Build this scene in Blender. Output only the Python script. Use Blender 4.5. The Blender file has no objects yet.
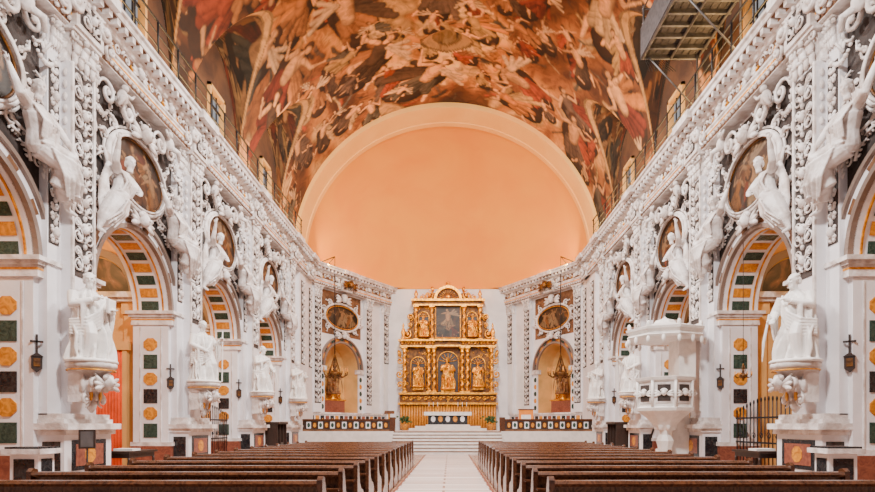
import bpy, math, random
import numpy as np
from mathutils import Matrix, Vector
from math import sin, cos, pi, radians, sqrt, atan2
sc = bpy.context.scene
COL = sc.collection

# ------------------------------------------------------------------ materials
def nt(name):
    m = bpy.data.materials.new(name); m.use_nodes = True
    n = m.node_tree.nodes; l = m.node_tree.links
    return m, n, l, n['Principled BSDF']

def mat(name, col, rough=.6, metal=0, var=.2, vs=2.0, bump=0, bs=18, col2=None, dist=0.5, crease_shade=None):
    m, n, l, b = nt(name)
    tc = n.new('ShaderNodeTexCoord')
    no = n.new('ShaderNodeTexNoise'); no.inputs['Scale'].default_value = vs
    no.inputs['Detail'].default_value = 6; no.inputs['Distortion'].default_value = dist
    l.new(tc.outputs['Object'], no.inputs['Vector'])
    r = n.new('ShaderNodeValToRGB')
    c2 = col2 if col2 else tuple(c*(1-var) for c in col)
    r.color_ramp.elements[0].position = .35; r.color_ramp.elements[0].color = (*c2, 1)
    r.color_ramp.elements[1].position = .62; r.color_ramp.elements[1].color = (*col, 1)
    l.new(no.outputs['Fac'], r.inputs['Fac']); out = r.outputs['Color']
    if crease_shade:  # occlusion-like shade painted into the base colour of creases, via pointiness
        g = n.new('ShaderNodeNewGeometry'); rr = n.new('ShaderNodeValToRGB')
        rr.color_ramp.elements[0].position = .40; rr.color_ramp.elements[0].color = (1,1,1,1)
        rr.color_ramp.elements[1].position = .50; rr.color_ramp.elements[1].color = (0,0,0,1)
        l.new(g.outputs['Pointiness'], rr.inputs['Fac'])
        mx = n.new('ShaderNodeMixRGB'); l.new(rr.outputs['Color'], mx.inputs[0]); l.new(out, mx.inputs[1]); mx.inputs[2].default_value = (*crease_shade, 1)
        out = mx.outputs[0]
    l.new(out, b.inputs['Base Color'])
    b.inputs['Roughness'].default_value = rough; b.inputs['Metallic'].default_value = metal
    if bump:
        nb = n.new('ShaderNodeTexNoise'); nb.inputs['Scale'].default_value = bs; nb.inputs['Detail'].default_value = 5
        l.new(tc.outputs['Object'], nb.inputs['Vector'])
        bp = n.new('ShaderNodeBump'); bp.inputs['Strength'].default_value = bump; bp.inputs['Distance'].default_value = .03
        l.new(nb.outputs['Fac'], bp.inputs['Height']); l.new(bp.outputs['Normal'], b.inputs['Normal'])
    return m

STUC = mat('white_stucco', (.86,.81,.79), .5, col2=(.50,.42,.38), vs=3, bump=.5, bs=14, crease_shade=(.22,.16,.13))
WALL = mat('white_plaster', (.84,.81,.83), .5, var=.18, vs=.8, bump=.15)
SHADE = mat('shade_ground', (.055,.04,.035), .85, var=.5, vs=2.5, bump=.4)  # dark paint standing in for the shade between ornaments
FRZ = mat('frieze_ground', (.22,.095,.04), .8, var=.6, vs=2.5, bump=.3)
MARB = mat('statue_marble', (.92,.88,.84), .4, var=.15, vs=4, bump=.15, bs=10, crease_shade=(.22,.17,.15))
CREAM = mat('cream_plaster', (.82,.46,.15), .7, var=.3, vs=.7)
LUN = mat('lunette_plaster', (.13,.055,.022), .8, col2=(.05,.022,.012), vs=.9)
GOLD = mat('gilding', (.95,.44,.03), .32, metal=.6, col2=(.45,.16,.01), vs=5, bump=.6, bs=12)
GOLDD = mat('old_gilding', (.20,.075,.008), .5, metal=.4, col2=(.06,.02,.004), vs=4, bump=.4)
OCHRE = mat('ochre_marble', (.74,.31,.03), .3, col2=(.45,.15,.015), vs=5, dist=2)
GREEN = mat('green_marble', (.015,.04,.035), .25, col2=(.05,.09,.07), vs=6, dist=3)
BLACK = mat('black_marble', (.012,.012,.016), .2, col2=(.04,.04,.04), vs=5, dist=2)
REDM = mat('red_marble', (.30,.10,.06), .3, col2=(.17,.05,.035), vs=5, dist=2)
WOOD = mat('pew_wood', (.115,.042,.018), .22, col2=(.04,.013,.006), vs=6, dist=4)
DWOOD = mat('dark_wood', (.035,.016,.010), .45, var=.5, vs=6, dist=3)
IRON = mat('wrought_iron', (.02,.02,.024), .5, metal=.6, vs=5)
STEEL = mat('scaffold_steel', (.13,.12,.12), .5, metal=.4, vs=3, var=.5)
MESHM = mat('scaffold_netting', (.06,.05,.05), .8, vs=8, var=.5)
DOME = mat('apse_plaster', (.84,.345,.03), .85, col2=(.80,.29,.022), vs=.3)
ARCHM = mat('chancel_arch_plaster', (.92,.52,.15), .8, col2=(.88,.45,.11), vs=.4)
CURT = mat('red_curtain', (.95,.10,.01), .7, var=.3, vs=3)
CLOTH = mat('altar_cloth', (.85,.82,.78), .8, vs=4)
GLASSY = mat('lamp_glass', (.8,.75,.65), .15, vs=3)
FOLIAGE = mat('foliage', (.05,.12,.03), .7, var=.5, vs=9)
ORANGE = mat('orange_banner', (.85,.25,.02), .7, vs=3)
CONC = mat('stone_steps', (.74,.68,.64), .4, vs=3, var=.15)

def ramp(n, stops, interp='LINEAR'):
    r = n.new('ShaderNodeValToRGB'); e = r.color_ramp.elements
    r.color_ramp.interpolation = interp
    while len(e) > 1: e.remove(e[-1])
    e[0].position = stops[0][0]; e[0].color = (*stops[0][1], 1)
    for p, c in stops[1:]:
        x = e.new(p); x.color = (*c, 1)
    return r

def paint_mat(name, sc1, d):
    m, n, l, b = nt(name)
    tc = n.new('ShaderNodeTexCoord')
    n2 = n.new('ShaderNodeTexNoise'); n2.inputs['Scale'].default_value = sc1; n2.inputs['Detail'].default_value = 7
    n2.inputs['Distortion'].default_value = 1.6
    l.new(tc.outputs['Object'], n2.inputs['Vector'])
    rA = ramp(n, [(.38,(.02*d,.012*d,.012*d)),(.52,(.08*d,.045*d,.035*d)),(.64,(.25*d,.12*d,.07*d)),(.74,(.6*d,.36*d,.22*d))])
    l.new(n2.outputs['Fac'], rA.inputs['Fac']); l.new(rA.outputs['Color'], b.inputs['Base Color']); b.inputs['Roughness'].default_value = .5
    return m
PAINT = paint_mat('oil_painting', 1.1, .8)

def fresco_mat(name,scale,fac,rough):
    m, n, l, b = nt(name)
    at = n.new('ShaderNodeAttribute'); at.attribute_name = 'fresco'
    tc = n.new('ShaderNodeTexCoord')
    n4 = n.new('ShaderNodeTexNoise'); n4.inputs['Scale'].default_value = scale; n4.inputs['Detail'].default_value = 9; n4.inputs['Distortion'].default_value = 1.8
    l.new(tc.outputs['Object'], n4.inputs['Vector'])
    r4 = ramp(n, [(.36,(.42,.34,.28)),(.5,(.92,.88,.84)),(.64,(1.3,1.2,1.05))]); l.new(n4.outputs['Fac'], r4.inputs['Fac'])
    mu = n.new('ShaderNodeMixRGB'); mu.blend_type = 'MULTIPLY'; mu.inputs[0].default_value = fac
    l.new(at.outputs['Color'], mu.inputs[1]); l.new(r4.outputs['Color'], mu.inputs[2])
    l.new(mu.outputs[0], b.inputs['Base Color']); b.inputs['Roughness'].default_value = rough
    return m
FRESCO = fresco_mat('vault_fresco',1.4,.6,.85)
CANVASM = fresco_mat('painted_canvas',4,.4,.5)

def floor_mat():
    m, n, l, b = nt('floor_marble')
    tc = n.new('ShaderNodeTexCoord')
    ck = n.new('ShaderNodeTexChecker'); ck.inputs['Scale'].default_value = 1.6
    ck.inputs['Color1'].default_value = (.46,.28,.19,1); ck.inputs['Color2'].default_value = (.32,.18,.12,1)
    l.new(tc.outputs['Object'], ck.inputs['Vector'])
    l.new(ck.outputs['Color'], b.inputs['Base Color']); b.inputs['Roughness'].default_value = .2
    return m
FLOOR = floor_mat()
def runner_mat():
    m, n, l, b = nt('aisle_marble')
    tc = n.new('ShaderNodeTexCoord')
    br = n.new('ShaderNodeTexBrick'); br.inputs['Scale'].default_value = 1.0
    br.inputs['Color1'].default_value = (.82,.71,.66,1); br.inputs['Color2'].default_value = (.58,.45,.40,1); br.inputs['Mortar'].default_value = (.28,.16,.12,1)
    br.inputs['Mortar Size'].default_value = .03; br.inputs['Brick Width'].default_value = 2.2; br.inputs['Row Height'].default_value = .5
    l.new(tc.outputs['Object'], br.inputs['Vector']); l.new(br.outputs['Color'], b.inputs['Base Color']); b.inputs['Roughness'].default_value = .3
    return m
RUN = runner_mat()

# ------------------------------------------------------------------ mesh builder
class MB:
    def __init__(s): s.v=[]; s.f=[]; s.mi=[]; s.sm=[]; s.mats=[]; s.T=Matrix.Identity(4)
    def add(s, vs, fs, m, smooth=False):
        o=len(s.v)
        if m not in s.mats: s.mats.append(m)
        k=s.mats.index(m)
        for p in vs: s.v.append(tuple(s.T @ Vector(p)))
        for f in fs: s.f.append(tuple(i+o for i in f)); s.mi.append(k); s.sm.append(smooth)
    def box(s, x0,x1,y0,y1,z0,z1, m):
        vs=[(x,y,z) for x in (x0,x1) for y in (y0,y1) for z in (z0,z1)]
        s.add(vs,[(0,1,3,2),(4,6,7,5),(0,4,5,1),(2,3,7,6),(0,2,6,4),(1,5,7,3)],m)
    def quad(s,a,b,c,d,m): s.add([a,b,c,d],[(0,1,2,3)],m)
    def prism(s, pts, off, m, smooth=False):
        n=len(pts); o=Vector(off)
        vs=[tuple(p) for p in pts]+[tuple(Vector(p)+o) for p in pts]
        s.add(vs,[tuple(range(n)),tuple(range(2*n-1,n-1,-1))],m)
        s.add(vs,[(i,(i+1)%n,(i+1)%n+n,i+n) for i in range(n)],m,smooth)
    def tube(s, pts, rad, m, seg=6, closed=False, flat=1.0):
        P=[Vector(p) for p in pts]; n=len(P)
        if not hasattr(rad,'__len__'): rad=[rad]*n
        vs=[]; up=None
        for i in range(n):
            if closed: t=P[(i+1)%n]-P[i-1]
            else: t=P[min(i+1,n-1)]-P[max(i-1,0)]
            if t.length<1e-9: t=Vector((0,0,1))
            t.normalize()
            if up is None:
                up=Vector((1,0,0)) if abs(t.x)<.9 else Vector((0,1,0))
            u=(up-t*up.dot(t))
            if u.length<1e-6: u=t.orthogonal()
            u.normalize(); w=t.cross(u); up=u
            for k in range(seg):
                a=2*pi*k/seg
                vs.append(P[i]+u*cos(a)*rad[i]*flat+w*sin(a)*rad[i])
        fs=[]
        for i in range(n if closed else n-1):
            for k in range(seg):
                j=(i+1)%n
                fs.append((i*seg+k,i*seg+(k+1)%seg,j*seg+(k+1)%seg,j*seg+k))
        if not closed: fs += [tuple(range(seg-1,-1,-1)), tuple((n-1)*seg+k for k in range(seg))]
        s.add(vs,fs,m,True)
    def ell(s, c, r, m, R=None, nu=10, nv=7):
        if not hasattr(r,'__len__'): r=(r,r,r)
        vs=[];fs=[]
        R=R or Matrix.Identity(3); c=Vector(c)
        for j in range(nv+1):
            th=pi*j/nv
            for i in range(nu):
                a=2*pi*i/nu
                vs.append(c+R@Vector((r[0]*sin(th)*cos(a),r[1]*sin(th)*sin(a),r[2]*cos(th))))
        for j in range(nv):
            for i in range(nu):
                fs.append((j*nu+i,(j+1)*nu+i,(j+1)*nu+(i+1)%nu,j*nu+(i+1)%nu))
        s.add(vs,fs,m,True)
    def lathe(s, c, prof, m, seg=16, sx=1,sy=1, smooth=True, twist=None, a0=0,a1=2*pi):
        vs=[];fs=[]; full=abs(a1-a0-2*pi)<1e-6; n=seg if full else seg+1
        for (r,z) in prof:
            ox=oy=0
            if twist: ox=twist[0]*cos(z*twist[1]); oy=twist[0]*sin(z*twist[1])
            for i in range(n):
                a=a0+(a1-a0)*i/seg
                vs.append((c[0]+ox+r*cos(a)*sx,c[1]+oy+r*sin(a)*sy,c[2]+z))
        for j in range(len(prof)-1):
            for i in range(seg):
                k=(i+1)%n
                fs.append((j*n+i,j*n+k,(j+1)*n+k,(j+1)*n+i))
        fs+= [tuple(range(n-1,-1,-1)), tuple((len(prof)-1)*n+i for i in range(n))]
        s.add(vs,fs,m,smooth)
    def mesh(s,name):
        me=bpy.data.meshes.new(name); me.from_pydata(s.v,[],s.f)
        for m in s.mats: me.materials.append(m)
        me.polygons.foreach_set('material_index',s.mi); me.polygons.foreach_set('use_smooth',s.sm)
        me.update(); return me

def obj(name, data, M=None, parent=None):
    if isinstance(data,MB): data=data.mesh(name)
    o=bpy.data.objects.new(name,data); COL.objects.link(o)
    if parent: o.parent=parent
    if M is not None: o.matrix_world=M
    return o
def empty(name):
    o=bpy.data.objects.new(name,None); COL.objects.link(o); return o
def remesh(mb, name, vox, sm=2):
    me=mb.mesh(name+'_tmp'); o=bpy.data.objects.new('tmp',me); COL.objects.link(o)
    r=o.modifiers.new('r','REMESH'); r.mode='VOXEL'; r.voxel_size=vox; r.use_smooth_shade=True
    if sm:
        q=o.modifiers.new('s','SMOOTH'); q.iterations=sm; q.factor=.5
    dg=bpy.context.evaluated_depsgraph_get()
    out=bpy.data.meshes.new_from_object(o.evaluated_get(dg)); out.name=name
    bpy.data.objects.remove(o)
    if len(out.materials)==0: out.materials.append(mb.mats[0])
    for p in out.polygons: p.use_smooth=True
    return out

W=9.0
def side(s, y, x=0, z=0, rz=0):
    M=Matrix.Translation((-W+x,y,z))@Matrix.Rotation(rz,4,'Z')
    return M if s<0 else Matrix.Diagonal((-1,1,1,1))@M
L_A=Vector((-9,36,0)); L_B=Vector((-4.6,43.2,0)); LEN=(L_B-L_A).length; ANG=-atan2(4.4,7.2)
def apse(s, y, x=0, z=0, rz=0):
    M=Matrix.Translation(L_A)@Matrix.Rotation(ANG,4,'Z')@Matrix.Translation((x,y,z))@Matrix.Rotation(rz,4,'Z')
    return M if s<0 else Matrix.Diagonal((-1,1,1,1))@M

# ------------------------------------------------------------------ painted pictures (brushwork stored as a colour attribute)
class Canvas:
    def __init__(s,w,h,px,seed,stops,sz=(3.6,1.6,.7)):
        s.px=px; s.IU=int(w*px); s.IV=int(h*px); s.rnd=random.Random(seed)
        N1=.5*s.noise(sz[0]*px,seed+1)+.3*s.noise(sz[1]*px,seed+2)+.2*s.noise(sz[2]*px,seed+3)
        s.img=np.zeros((s.IV,s.IU,3))
        for c in range(3): s.img[:,:,c]=np.interp(N1,[q[0] for q in stops],[q[1][c] for q in stops])
    def noise(s,sz,seed):
        r_=np.random.default_rng(seed); g=r_.random((max(2,int(s.IV/sz)+3),max(2,int(s.IU/sz)+3)))
        yy=np.arange(s.IV)/sz; xx=np.arange(s.IU)/sz
        y0=yy.astype(int);x0=xx.astype(int);fy=yy-y0;fx=xx-x0
        fy=fy*fy*(3-2*fy);fx=fx*fx*(3-2*fx)
        A=g[y0][:,x0];B=g[y0][:,x0+1];C=g[y0+1][:,x0];D_=g[y0+1][:,x0+1]
        fx=fx[None,:];fy=fy[:,None]
        return A*(1-fx)*(1-fy)+B*fx*(1-fy)+C*(1-fx)*fy+D_*fx*fy
    def cap(s,ax,ay,bx,by,ra,rb,col,soft=1.5,lx=-.5,ly=-.7):
        PX=s.px; ax*=PX;bx*=PX;ay*=PX;by*=PX;ra*=PX;rb*=PX
        m_=max(ra,rb)+2
        x0=int(max(0,min(ax,bx)-m_));x1=int(min(s.IU,max(ax,bx)+m_));y0=int(max(0,min(ay,by)-m_));y1=int(min(s.IV,max(ay,by)+m_))
        if x1<=x0 or y1<=y0: return
        X,Y=np.meshgrid(np.arange(x0,x1),np.arange(y0,y1))
        dx=bx-ax;dy=by-ay;L2=dx*dx+dy*dy+1e-6
        t=np.clip(((X-ax)*dx+(Y-ay)*dy)/L2,0,1)
        qx=X-(ax+t*dx);qy=Y-(ay+t*dy);rr=ra+(rb-ra)*t
        d=np.sqrt(qx*qx+qy*qy)/rr
        M_=np.clip((1-d)*rr/soft,0,1)[:,:,None]
        sh=(1.0-.7*d*d+.45*(qx*lx+qy*ly)/rr)[:,:,None]
        sh=np.clip(sh,.12,1.4)
        sub=s.img[y0:y1,x0:x1]
        sub[:]=sub*(1-M_)+np.array(col)[None,None,:]*sh*M_
    robes=[(.36,.06,.018),(.52,.19,.04),(.13,.08,.06),(.66,.42,.21),(.26,.09,.03),(.08,.045,.03),(.46,.27,.10),(.20,.032,.016),(.11,.095,.08),(.40,.16,.05)]
    def figure(s,u,v,ang,S):
        rnd=s.rnd; ca,sa=cos(ang),sin(ang); fl=rnd.choice((-1,1))
        def P(x,y): x*=fl; return (u+S*(x*ca-y*sa), v+S*(x*sa+y*ca))
        def C(x0,y0,x1,y1,r0,r1,c): a=P(x0,y0);b=P(x1,y1); s.cap(a[0],a[1],b[0],b[1],r0*S,r1*S,c)
        f=rnd.uniform(.65,1.1); fl_=(.80*f,.42*f,.19*f); rc=rnd.choice(s.robes); rc2=rnd.choice(s.robes)
        j=lambda q=.06: rnd.uniform(-q,q)
        C(.05,-.1,.15,.5,.38,.34,(.04,.016,.008))
        cx=rnd.uniform(.2,.5)
        for k in range(5):
            b=.6+.14*k
            C(-.05,-.28+.05*k,cx+.08*k,-.25+.16*k+j(),.06,.09,tuple(c*b for c in rc2))
        hx,hy=.0+j(),-.52
        k1=(.28+j(.1),.28+j()); f1=(.1+j(.1),.62+j()); k2=(-.2+j(.1),.32+j()); f2=(-.3+j(.1),.7+j())
        C(.04,.1,*k1,.13,.09,fl_); C(*k1,*f1,.085,.045,fl_); C(-.04,.1,*k2,.13,.09,fl_); C(*k2,*f2,.085,.045,fl_)
        for k in range(6):
            b=.55+.18*(k%3)+.1
            C(-.16+.05*k,.02,-.2+.11*k+j(),.42+j(.12),.075,.095,tuple(c*b for c in rc))
        C(0,-.28,0,.04,.17,.13,fl_ if rnd.random()<.4 else rc)
        e1=(.32+j(.08),-.3+j(.12)); h1=(.48+j(.1),-.45+j(.2)); e2=(-.28+j(.08),-.2+j(.12)); h2=(-.42+j(.1),-.3+j(.25))
        C(.13,-.36,*e1,.07,.055,fl_); C(*e1,*h1,.05,.03,fl_); C(-.13,-.36,*e2,.07,.055,fl_); C(*e2,*h2,.05,.03,fl_)
        C(0,-.4,hx,hy,.06,.05,fl_); C(hx-.015,hy-.05,hx-.02,hy-.03,.10,.09,(.09,.035,.015)); C(hx+.02,hy,hx+.02,hy+.02,.08,.07,fl_)
        if rnd.random()<.3:
            for k in range(4): C(-.1,-.3,-.35-.1*k,-.55+.12*k,.05,.06,(.6,.4,.24))
OILSTOPS=[(.25,(.015,.008,.008)),(.5,(.05,.028,.02)),(.75,(.16,.08,.045))]
def picture(w,h,seed,figs,oval=True,name='painting',gain=.42):
    cv=Canvas(w,h,60,seed,OILSTOPS,(.7,.3,.12))
    for (u,v,a,S) in figs: cv.figure(w*u,h*v,a,S)
    n=96; m=72; vs=[];fs=[];cols=[]
    for j in range(m+1):
        for i in range(n+1):
            if oval:
                r=j/m; a=2*pi*i/n; y=r*cos(a); z=r*sin(a)
            else: y=2*i/n-1; z=2*j/m-1
            vs.append((0,y*w/2,z*h/2))
            c=cv.img[min(cv.IV-1,max(0,int((.5-z/2)*cv.IV))),min(cv.IU-1,max(0,int((.5+y/2)*cv.IU)))]
            cols+= [c[0]*gain,c[1]*gain,c[2]*gain,1]
    for j in range(m):
        for i in range(n): fs.append((j*(n+1)+i,j*(n+1)+i+1,(j+1)*(n+1)+i+1,(j+1)*(n+1)+i))
    me=bpy.data.meshes.new(name); me.from_pydata(vs,[],fs); me.materials.append(CANVASM)
    ca=me.color_attributes.new('fresco','FLOAT_COLOR','POINT'); ca.data.foreach_set('color',cols); me.update(); return me

# ------------------------------------------------------------------ ornament helpers (x out, y along, z up)
def scroll(mb,x,cy,cz,r,turns,a0,d,th,m,n=16):
    pts=[];rad=[]
    for i in range(n+1):
        t=i/n; a=a0+d*turns*2*pi*t; q=r*(1-.82*t)
        pts.append((x+th*.6*t,cy+q*cos(a),cz+q*sin(a))); rad.append(th*(1-.45*t)*(.35+.65*min(1,t*5)))
    mb.tube(pts,rad,m,5)
    mb.ell((x+th*.6,cy,cz),th*1.05,m,nu=6,nv=4)
def leaf(mb,x,y,z,a,Lg,Wd,m,th=.05):
    R=Matrix.Rotation(a,3,'X')
    mb.ell((x,y+Lg*.5*cos(a),z+Lg*.5*sin(a)),(th,Lg*.5,Wd),m,R,nu=6,nv=5)
def acanthus(mb,x,y,z,a,Lg,m,k=5):
    for i in range(k):
        t=(i+.5)/k; px=y+Lg*t*cos(a+.5*t); pz=z+Lg*t*sin(a+.5*t); w=Lg*.22*(1-.55*t)
        for d in (-1,1):
            leaf(mb,x+.03*sin(pi*t),px,pz,a+.5*t+d*.9,w*1.4,w*.32,m,.035)
    mb.tube([(x+.02,y,z),(x+.08,y+Lg*.5*cos(a+.25),z+Lg*.5*sin(a+.25)),(x+.05,y+Lg*cos(a+.5),z+Lg*sin(a+.5))],[.04,.035,.015],m,5)
def cherub(mb,x,y,z,s,m,wing=True):
    mb.ell((x+.06*s,y,z),(.11*s,.11*s,.13*s),m,nu=8,nv=6)
    mb.ell((x+.17*s,y,z-.01*s),(.03*s,.02*s,.03*s),m,nu=5,nv=4)
    for q in range(5):
        a=pi*(.1+.2*q); mb.ell((x+.05*s,y+.1*s*cos(a),z+.08*s+.06*s*sin(a)),.05*s,m,nu=6,nv=4)
    if wing:
        for d in (-1,1):
            for k,aa in enumerate((.5,.1,-.3)):
                a=aa if d>0 else pi-aa
                leaf(mb,x+.03*s,y+.08*s*d,z-.05*s,a,.34*s,.05*s,m,.03*s)
def candel(mb,x,yc,w,z0,z1,m,u=.72,seed=0):
    n=max(1,int(round((z1-z0)/u))); u=(z1-z0)/n
    for i in range(n):
        z=z0+u*i
        for d in (-1,1):
            a=0 if d>0 else pi
            scroll(mb,x,yc+d*w*.25,z+u*.3,w*.24,1.4,a+pi/2*d,d,.03,m)
            scroll(mb,x,yc+d*w*.27,z+u*.72,w*.19,1.3,a-pi/2*d,-d,.026,m)
            leaf(mb,x,yc,z+u*.5,pi/2-d*.9,w*.48,.042,m)
            leaf(mb,x,yc+d*.03,z+u*.05,pi/2-d*.6,w*.4,.038,m)
        if (i+seed)%2: cherub(mb,x,yc,z+u*.55,w,m,False)
        else:
            mb.ell((x+.04,yc,z+u*.5),(.09,.08,.11),m,nu=8,nv=5)
        mb.ell((x+.03,yc,z+u*.95),(.06,.05,.07),m,nu=6,nv=4)
def garland(mb,x,y0,z0,y1,z1,sag,m,n=9,r=.07):
    for i in range(n):
        t=i/(n-1); mb.ell((x+.05,y0+(y1-y0)*t,z0+(z1-z0)*t-sag*4*t*(1-t)),r*(.7+.6*sin(pi*t))*(1 if i%2 else .8),m,nu=6,nv=4)
def ring(mb,x,cy,cz,ry,rz,th,m,n=40,seg=6,a0=0,a1=2*pi):
    cl=abs(a1-a0-2*pi)<1e-6
    N=n if cl else n+1
    mb.tube([(x,cy+ry*cos(a0+(a1-a0)*i/n),cz+rz*sin(a0+(a1-a0)*i/n)) for i in range(N)],th,m,seg,cl)

def arch_wall(mb,y0,y1,yc,R,zs,H,D,m,ms,zb=0,N=32,back=True):
    for x in ((0,-D) if back else (0,)):
        mb.quad((x,y0,0),(x,yc-R,0),(x,yc-R,H),(x,y0,H),m)
        mb.quad((x,yc+R,0),(x,y1,0),(x,y1,H),(x,yc+R,H),m)
        if zb>0: mb.quad((x,yc-R,0),(x,yc+R,0),(x,yc+R,zb),(x,yc-R,zb),m)
        for i in range(N):
            a,b=pi-pi*i/N,pi-pi*(i+1)/N
            mb.quad((x,yc+R*cos(a),zs+R*sin(a)),(x,yc+R*cos(b),zs+R*sin(b)),(x,yc+R*cos(b),H),(x,yc+R*cos(a),H),m)
    for i in range(N):
        a,b=pi-pi*i/N,pi-pi*(i+1)/N
        mb.quad((0,yc+R*cos(a),zs+R*sin(a)),(0,yc+R*cos(b),zs+R*sin(b)),(-D,yc+R*cos(b),zs+R*sin(b)),(-D,yc+R*cos(a),zs+R*sin(a)),ms)
    for d in (-1,1): mb.quad((0,yc+d*R,zb),(0,yc+d*R,zs),(-D,yc+d*R,zs),(-D,yc+d*R,zb),ms)
    if zb>0: mb.quad((0,yc-R,zb),(0,yc+R,zb),(-D,yc+R,zb),(-D,yc-R,zb),ms)
def archivolt(mb,yc,zs,r0,r1,x0,x1,m,N=32):
    for i in range(N):
        a,b=pi*i/N,pi*(i+1)/N
        P=lambda x,r,t:(x,yc+r*cos(t),zs+r*sin(t))
        vs=[P(x0,r0,a),P(x0,r1,a),P(x1,r1,a),P(x1,r0,a),P(x0,r0,b),P(x0,r1,b),P(x1,r1,b),P(x1,r0,b)]
        mb.add(vs,[(0,1,5,4),(1,2,6,5),(2,3,7,6),(3,0,4,7)],m)
def octo(mb,c,ra,rb,axis,m,th=.025,n=8):
    pts=[]
    for i in range(n):
        a=2*pi*(i+.5)/n
        if axis=='y': pts.append((c[0]+ra*cos(a),c[1],c[2]+rb*sin(a)))
        else: pts.append((c[0],c[1]+ra*cos(a),c[2]+rb*sin(a)))
    mb.prism(pts,(0,-th,0) if axis=='y' else (th,0,0),m)

# ------------------------------------------------------------------ arcade bay
BAY=5.9; HB=BAY/2; R=1.95; ZS=5.2; H=12.0; D=1.15
PIERS=[7.4+BAY*i for i in range(5)]
BAYS=[4.45+BAY*i for i in range(5)]
def bay_structure():
    mb=MB(); arch_wall(mb,-HB,HB,0,R,ZS,H,D,WALL,WALL)
    archivolt(mb,0,ZS,R,R+.12,-.02,.12,STUC); archivolt(mb,0,ZS,R+.12,R+.32,-.02,.07,WALL); archivolt(mb,0,ZS,R+.32,R+.42,-.02,.16,STUC)
    NS=15
    for i in range(NS):
        a=pi*(i+.14)/NS; b=pi*(i+.86)/NS; m=(GREEN,OCHRE,GREEN,OCHRE)[i%4]
        r=R-.015
        xa,xb=-.86,-.3
        mb.add([(xa,r*cos(a),ZS+r*sin(a)),(xb,r*cos(a),ZS+r*sin(a)),(xb,r*cos(b),ZS+r*sin(b)),(xa,r*cos(b),ZS+r*sin(b))],[(0,1,2,3)],m)
        q0,q1=R+.15,R+.29
        if i%2==0: mb.add([(.075,q0*cos(a),ZS+q0*sin(a)),(.075,q1*cos(a),ZS+q1*sin(a)),(.075,q1*cos(b),ZS+q1*sin(b)),(.075,q0*cos(b),ZS+q0*sin(b))],[(0,1,2,3)],FRZ)
    archivolt(mb,0,ZS,R-.04,R,-.18,-.14,GOLD); archivolt(mb,0,ZS,R-.04,R,-1.0,-.96,GOLD)
    for d in (-1,1):
        for (e,z0,z1) in ((.05,ZS-.42,ZS-.34),(.04,ZS-.34,ZS-.16),(.10,ZS-.16,ZS-.08),(.17,ZS-.08,ZS+.02)):
            a,b=sorted((d*(R-e),d*(HB-.42)))
            mb.box(-D-e,.08+e,a,b,z0,z1,STUC)
        a,b=sorted((d*(R-.045),d*(HB-.42))); mb.box(-D-.045,.125,a,b,ZS-.27,ZS-.22,OCHRE)
        yj=d*R-(0 if d>0 else -.025)
        z=1.35; k=0
        while z<ZS-.6:
            if k%2==0: mb.box(-.80,-.36,min(d*R,d*(R-.02)),max(d*R,d*(R-.02)),z-.23,z+.23,(GREEN,BLACK)[(k//2)%2])
            else: octo(mb,(-.58,yj,z),.24,.22,'y',OCHRE)
            if k%2==0: mb.box(0,.02,min(d*(R+.22),d*(R+.48)),max(d*(R+.22),d*(R+.48)),z-.23,z+.23,(GREEN,BLACK)[(k//2)%2])
            else: octo(mb,(0,d*(R+.35),z),.15,.2,'x',OCHRE,.02)
            z+=.56; k+=1
        for xx in (-.92,-.24):
            mb.box(xx-.02,xx+.02,min(d*R,d*(R-.02)),max(d*R,d*(R-.02)),1.0,ZS-.5,STUC)
        a,b=sorted((d*(R-.06),d*HB)); mb.box(-D-.06,.14,a,b,0,.3,STUC); mb.box(-D-.03,.1,a,b,.3,.85,REDM); mb.box(-D-.06,.14,a,b,.85,.98,STUC)
        a,b=sorted((d*(R-.035),d*(R-.03))); mb.box(-D+.2,-.1,a,b,.38,.78,BLACK)
        a,b=sorted((d*(R+.2),d*(HB-.6))); mb.box(.1,.12,a,b,.36,.8,BLACK)
    N=24; q=R+.44
    for i in range(N):
        a,b=pi-pi*i/N,pi-pi*(i+1)/N
        mb.quad((.02,q*cos(a),ZS+q*sin(a)),(.02,q*cos(b),ZS+q*sin(b)),(.02,q*cos(b),10.6),(.02,q*cos(a),10.6),SHADE)
    return mb.mesh('arcade_bay')
CZ=8.75
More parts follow.
